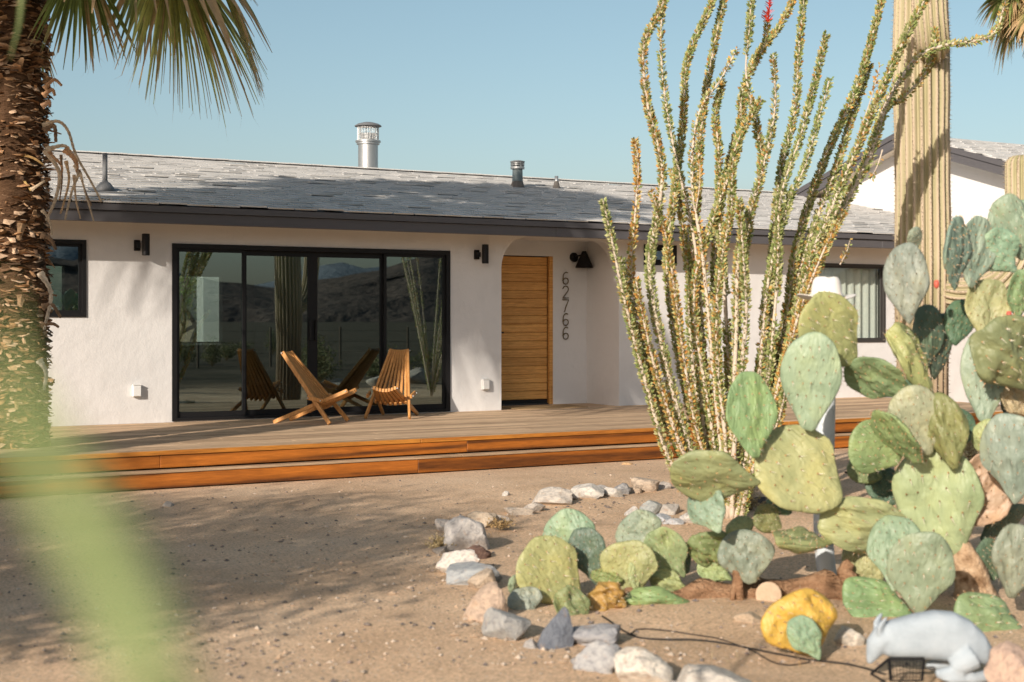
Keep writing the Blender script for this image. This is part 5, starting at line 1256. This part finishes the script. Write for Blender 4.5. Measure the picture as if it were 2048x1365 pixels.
q = PG(232, 980); bush((q.x, q.y, 0), .09, .09, 'small green weed growing against the step', 44, 26, ((.07,.11,.04),(.1,.15,.05)), 'weed', None, .03, 'weed')
q = PG(880, 1100); bush((q.x, q.y, 0), .10, .16, 'clump of dry grass beside the jagged corner stone', 45, 60, ((.5,.4,.22),(.42,.32,.16)), 'grass_clump', None, .012, 'grass')
q = PG(1000, 1060); bush((q.x, q.y, 0), .09, .14, 'clump of dry grass inside the bed corner', 46, 60, ((.5,.36,.18),(.45,.3,.14)), 'grass_clump', None, .012, 'grass')
rs = random.Random(77)
for k in range(34):          # scrub across the front yard, seen in the glass
    y = -13-rs.random()**1.4*42; x = (15.95-y)*rs.uniform(.22,.62)
    v = Vector((x, y, 0))-CAM; 
    if v.dot(FW) > 0 and abs(v.dot(RT)/v.dot(FW)) < .5: continue
    bush((x, y, 0), rs.uniform(.5,1.2), rs.uniform(.5,1.1), 'grey green desert scrub bush across the front yard', 100+k, 90, ((.13,.15,.07),(.2,.2,.1),(.28,.25,.14)), 'scrub_bush', 'desert scrub across the yard', .05)
for k, (x, y, s) in enumerate(((11.5,-11,.35),(13.2,-12.5,.5),(12.6,-13.6,.3),(15.0,-14.5,.6),(10.8,-13.2,.28),(16.5,-15.5,.45))):
    o = link('stone', rock_mesh(60+k, 3, 6), None, None, None, (.48,.42,.36)); o.location = (x, y, s*.25); o.scale = (s*1.5, s, s*.7); tag(o, 'tan boulder among the scrub of the front yard', 'stone', 'boulders in the scrub')
# post and wire fence beyond the scrub
fe = empty('wire_fence', (15, -27, 0), 0, 'post and wire fence beyond the scrub', 'fence'); pm = MB().lathe([(.04,0),(.04,1.25),(.02,1.27)], 8).mesh('fence_post', BRANCH)
for k in range(14): link('fence_post', pm, None, fe, Matrix.Translation((4+k*2.4, -27, 0)))
for z in (.45, .8, 1.15): MB().tube([(4+k*2.4, -27.03, z-.02*(k % 2)) for k in range(14)], .006, 4).build('wire', BRANCH, fe)
# second ocotillo out in the yard, seen in the glass
st2 = []; b2 = Vector((12.4, -8.6, 0)); ro = random.Random(8)
for k in range(14):
    a = ro.random()*6.28; sp = ro.uniform(.3,1.2); h_ = ro.uniform(2.4,4.2)
    st2.append(([b2, b2+Vector((math.cos(a)*sp*.35, math.sin(a)*sp*.35, h_*.35)), b2+Vector((math.cos(a)*sp*.8, math.sin(a)*sp*.8, h_*.75)), b2+Vector((math.cos(a)*sp*1.15, math.sin(a)*sp*1.15, h_))], .018, .9, .15))
ocotillo(tuple(b2), st2, 'second ocotillo further along the front yard', 6, 200)

# ------------------------------------------------------------------ strap-leaved plant close to the camera
def blade(parent, pts, wid, cl, n=10):
    p3 = spline(pts, n); N = len(p3); mb = MB(); vs = []; cs = []
    for i, p in enumerate(p3):
        t = (p3[min(i+1, N-1)]-p3[max(0, i-1)]).normalized(); s_ = t.cross(FW).normalized(); f = i/(N-1); w_ = wid*min(1, (1-f)*2.2+.04)*(.75+.25*min(1, f*4))
        n_ = s_.cross(t).normalized(); vs += [p-s_*w_, p-n_*w_*.25, p+s_*w_, p+n_*.004]; cs += [tuple(q*(.8+.3*f) for q in cl)]*4
    fs = [(4*i+a, 4*i+(a+1) % 4, 4*i+4+(a+1) % 4, 4*i+4+a) for i in range(N-1) for a in range(4)]
    mb.add(vs, fs, cs); mb.build('leaf', FROND, parent, True)
pbase = P(620, 640, .6); pbase.z = 0
ag = empty('strap_leaf_plant', pbase, 0, 'strap-leaved green plant standing right before the camera, out of focus', 'plant')
GRN = (.50,.60,.27)
blade(ag, [pbase, P(760,2900,.45), P(540,1900,.33), P(330,1420,.28), P(235,1180,.275), P(135,990,.27), P(50,850,.265), P(0,740,.265), P(-25,600,.265)], .0068, GRN)
blade(ag, [pbase+RT*-.1, P(-500,1500,1.6), P(-420,300,2.2), P(-150,-420,2.5), P(40,-160,2.6), P(42,20,2.6), P(20,118,2.6)], .013, (.2,.25,.09))
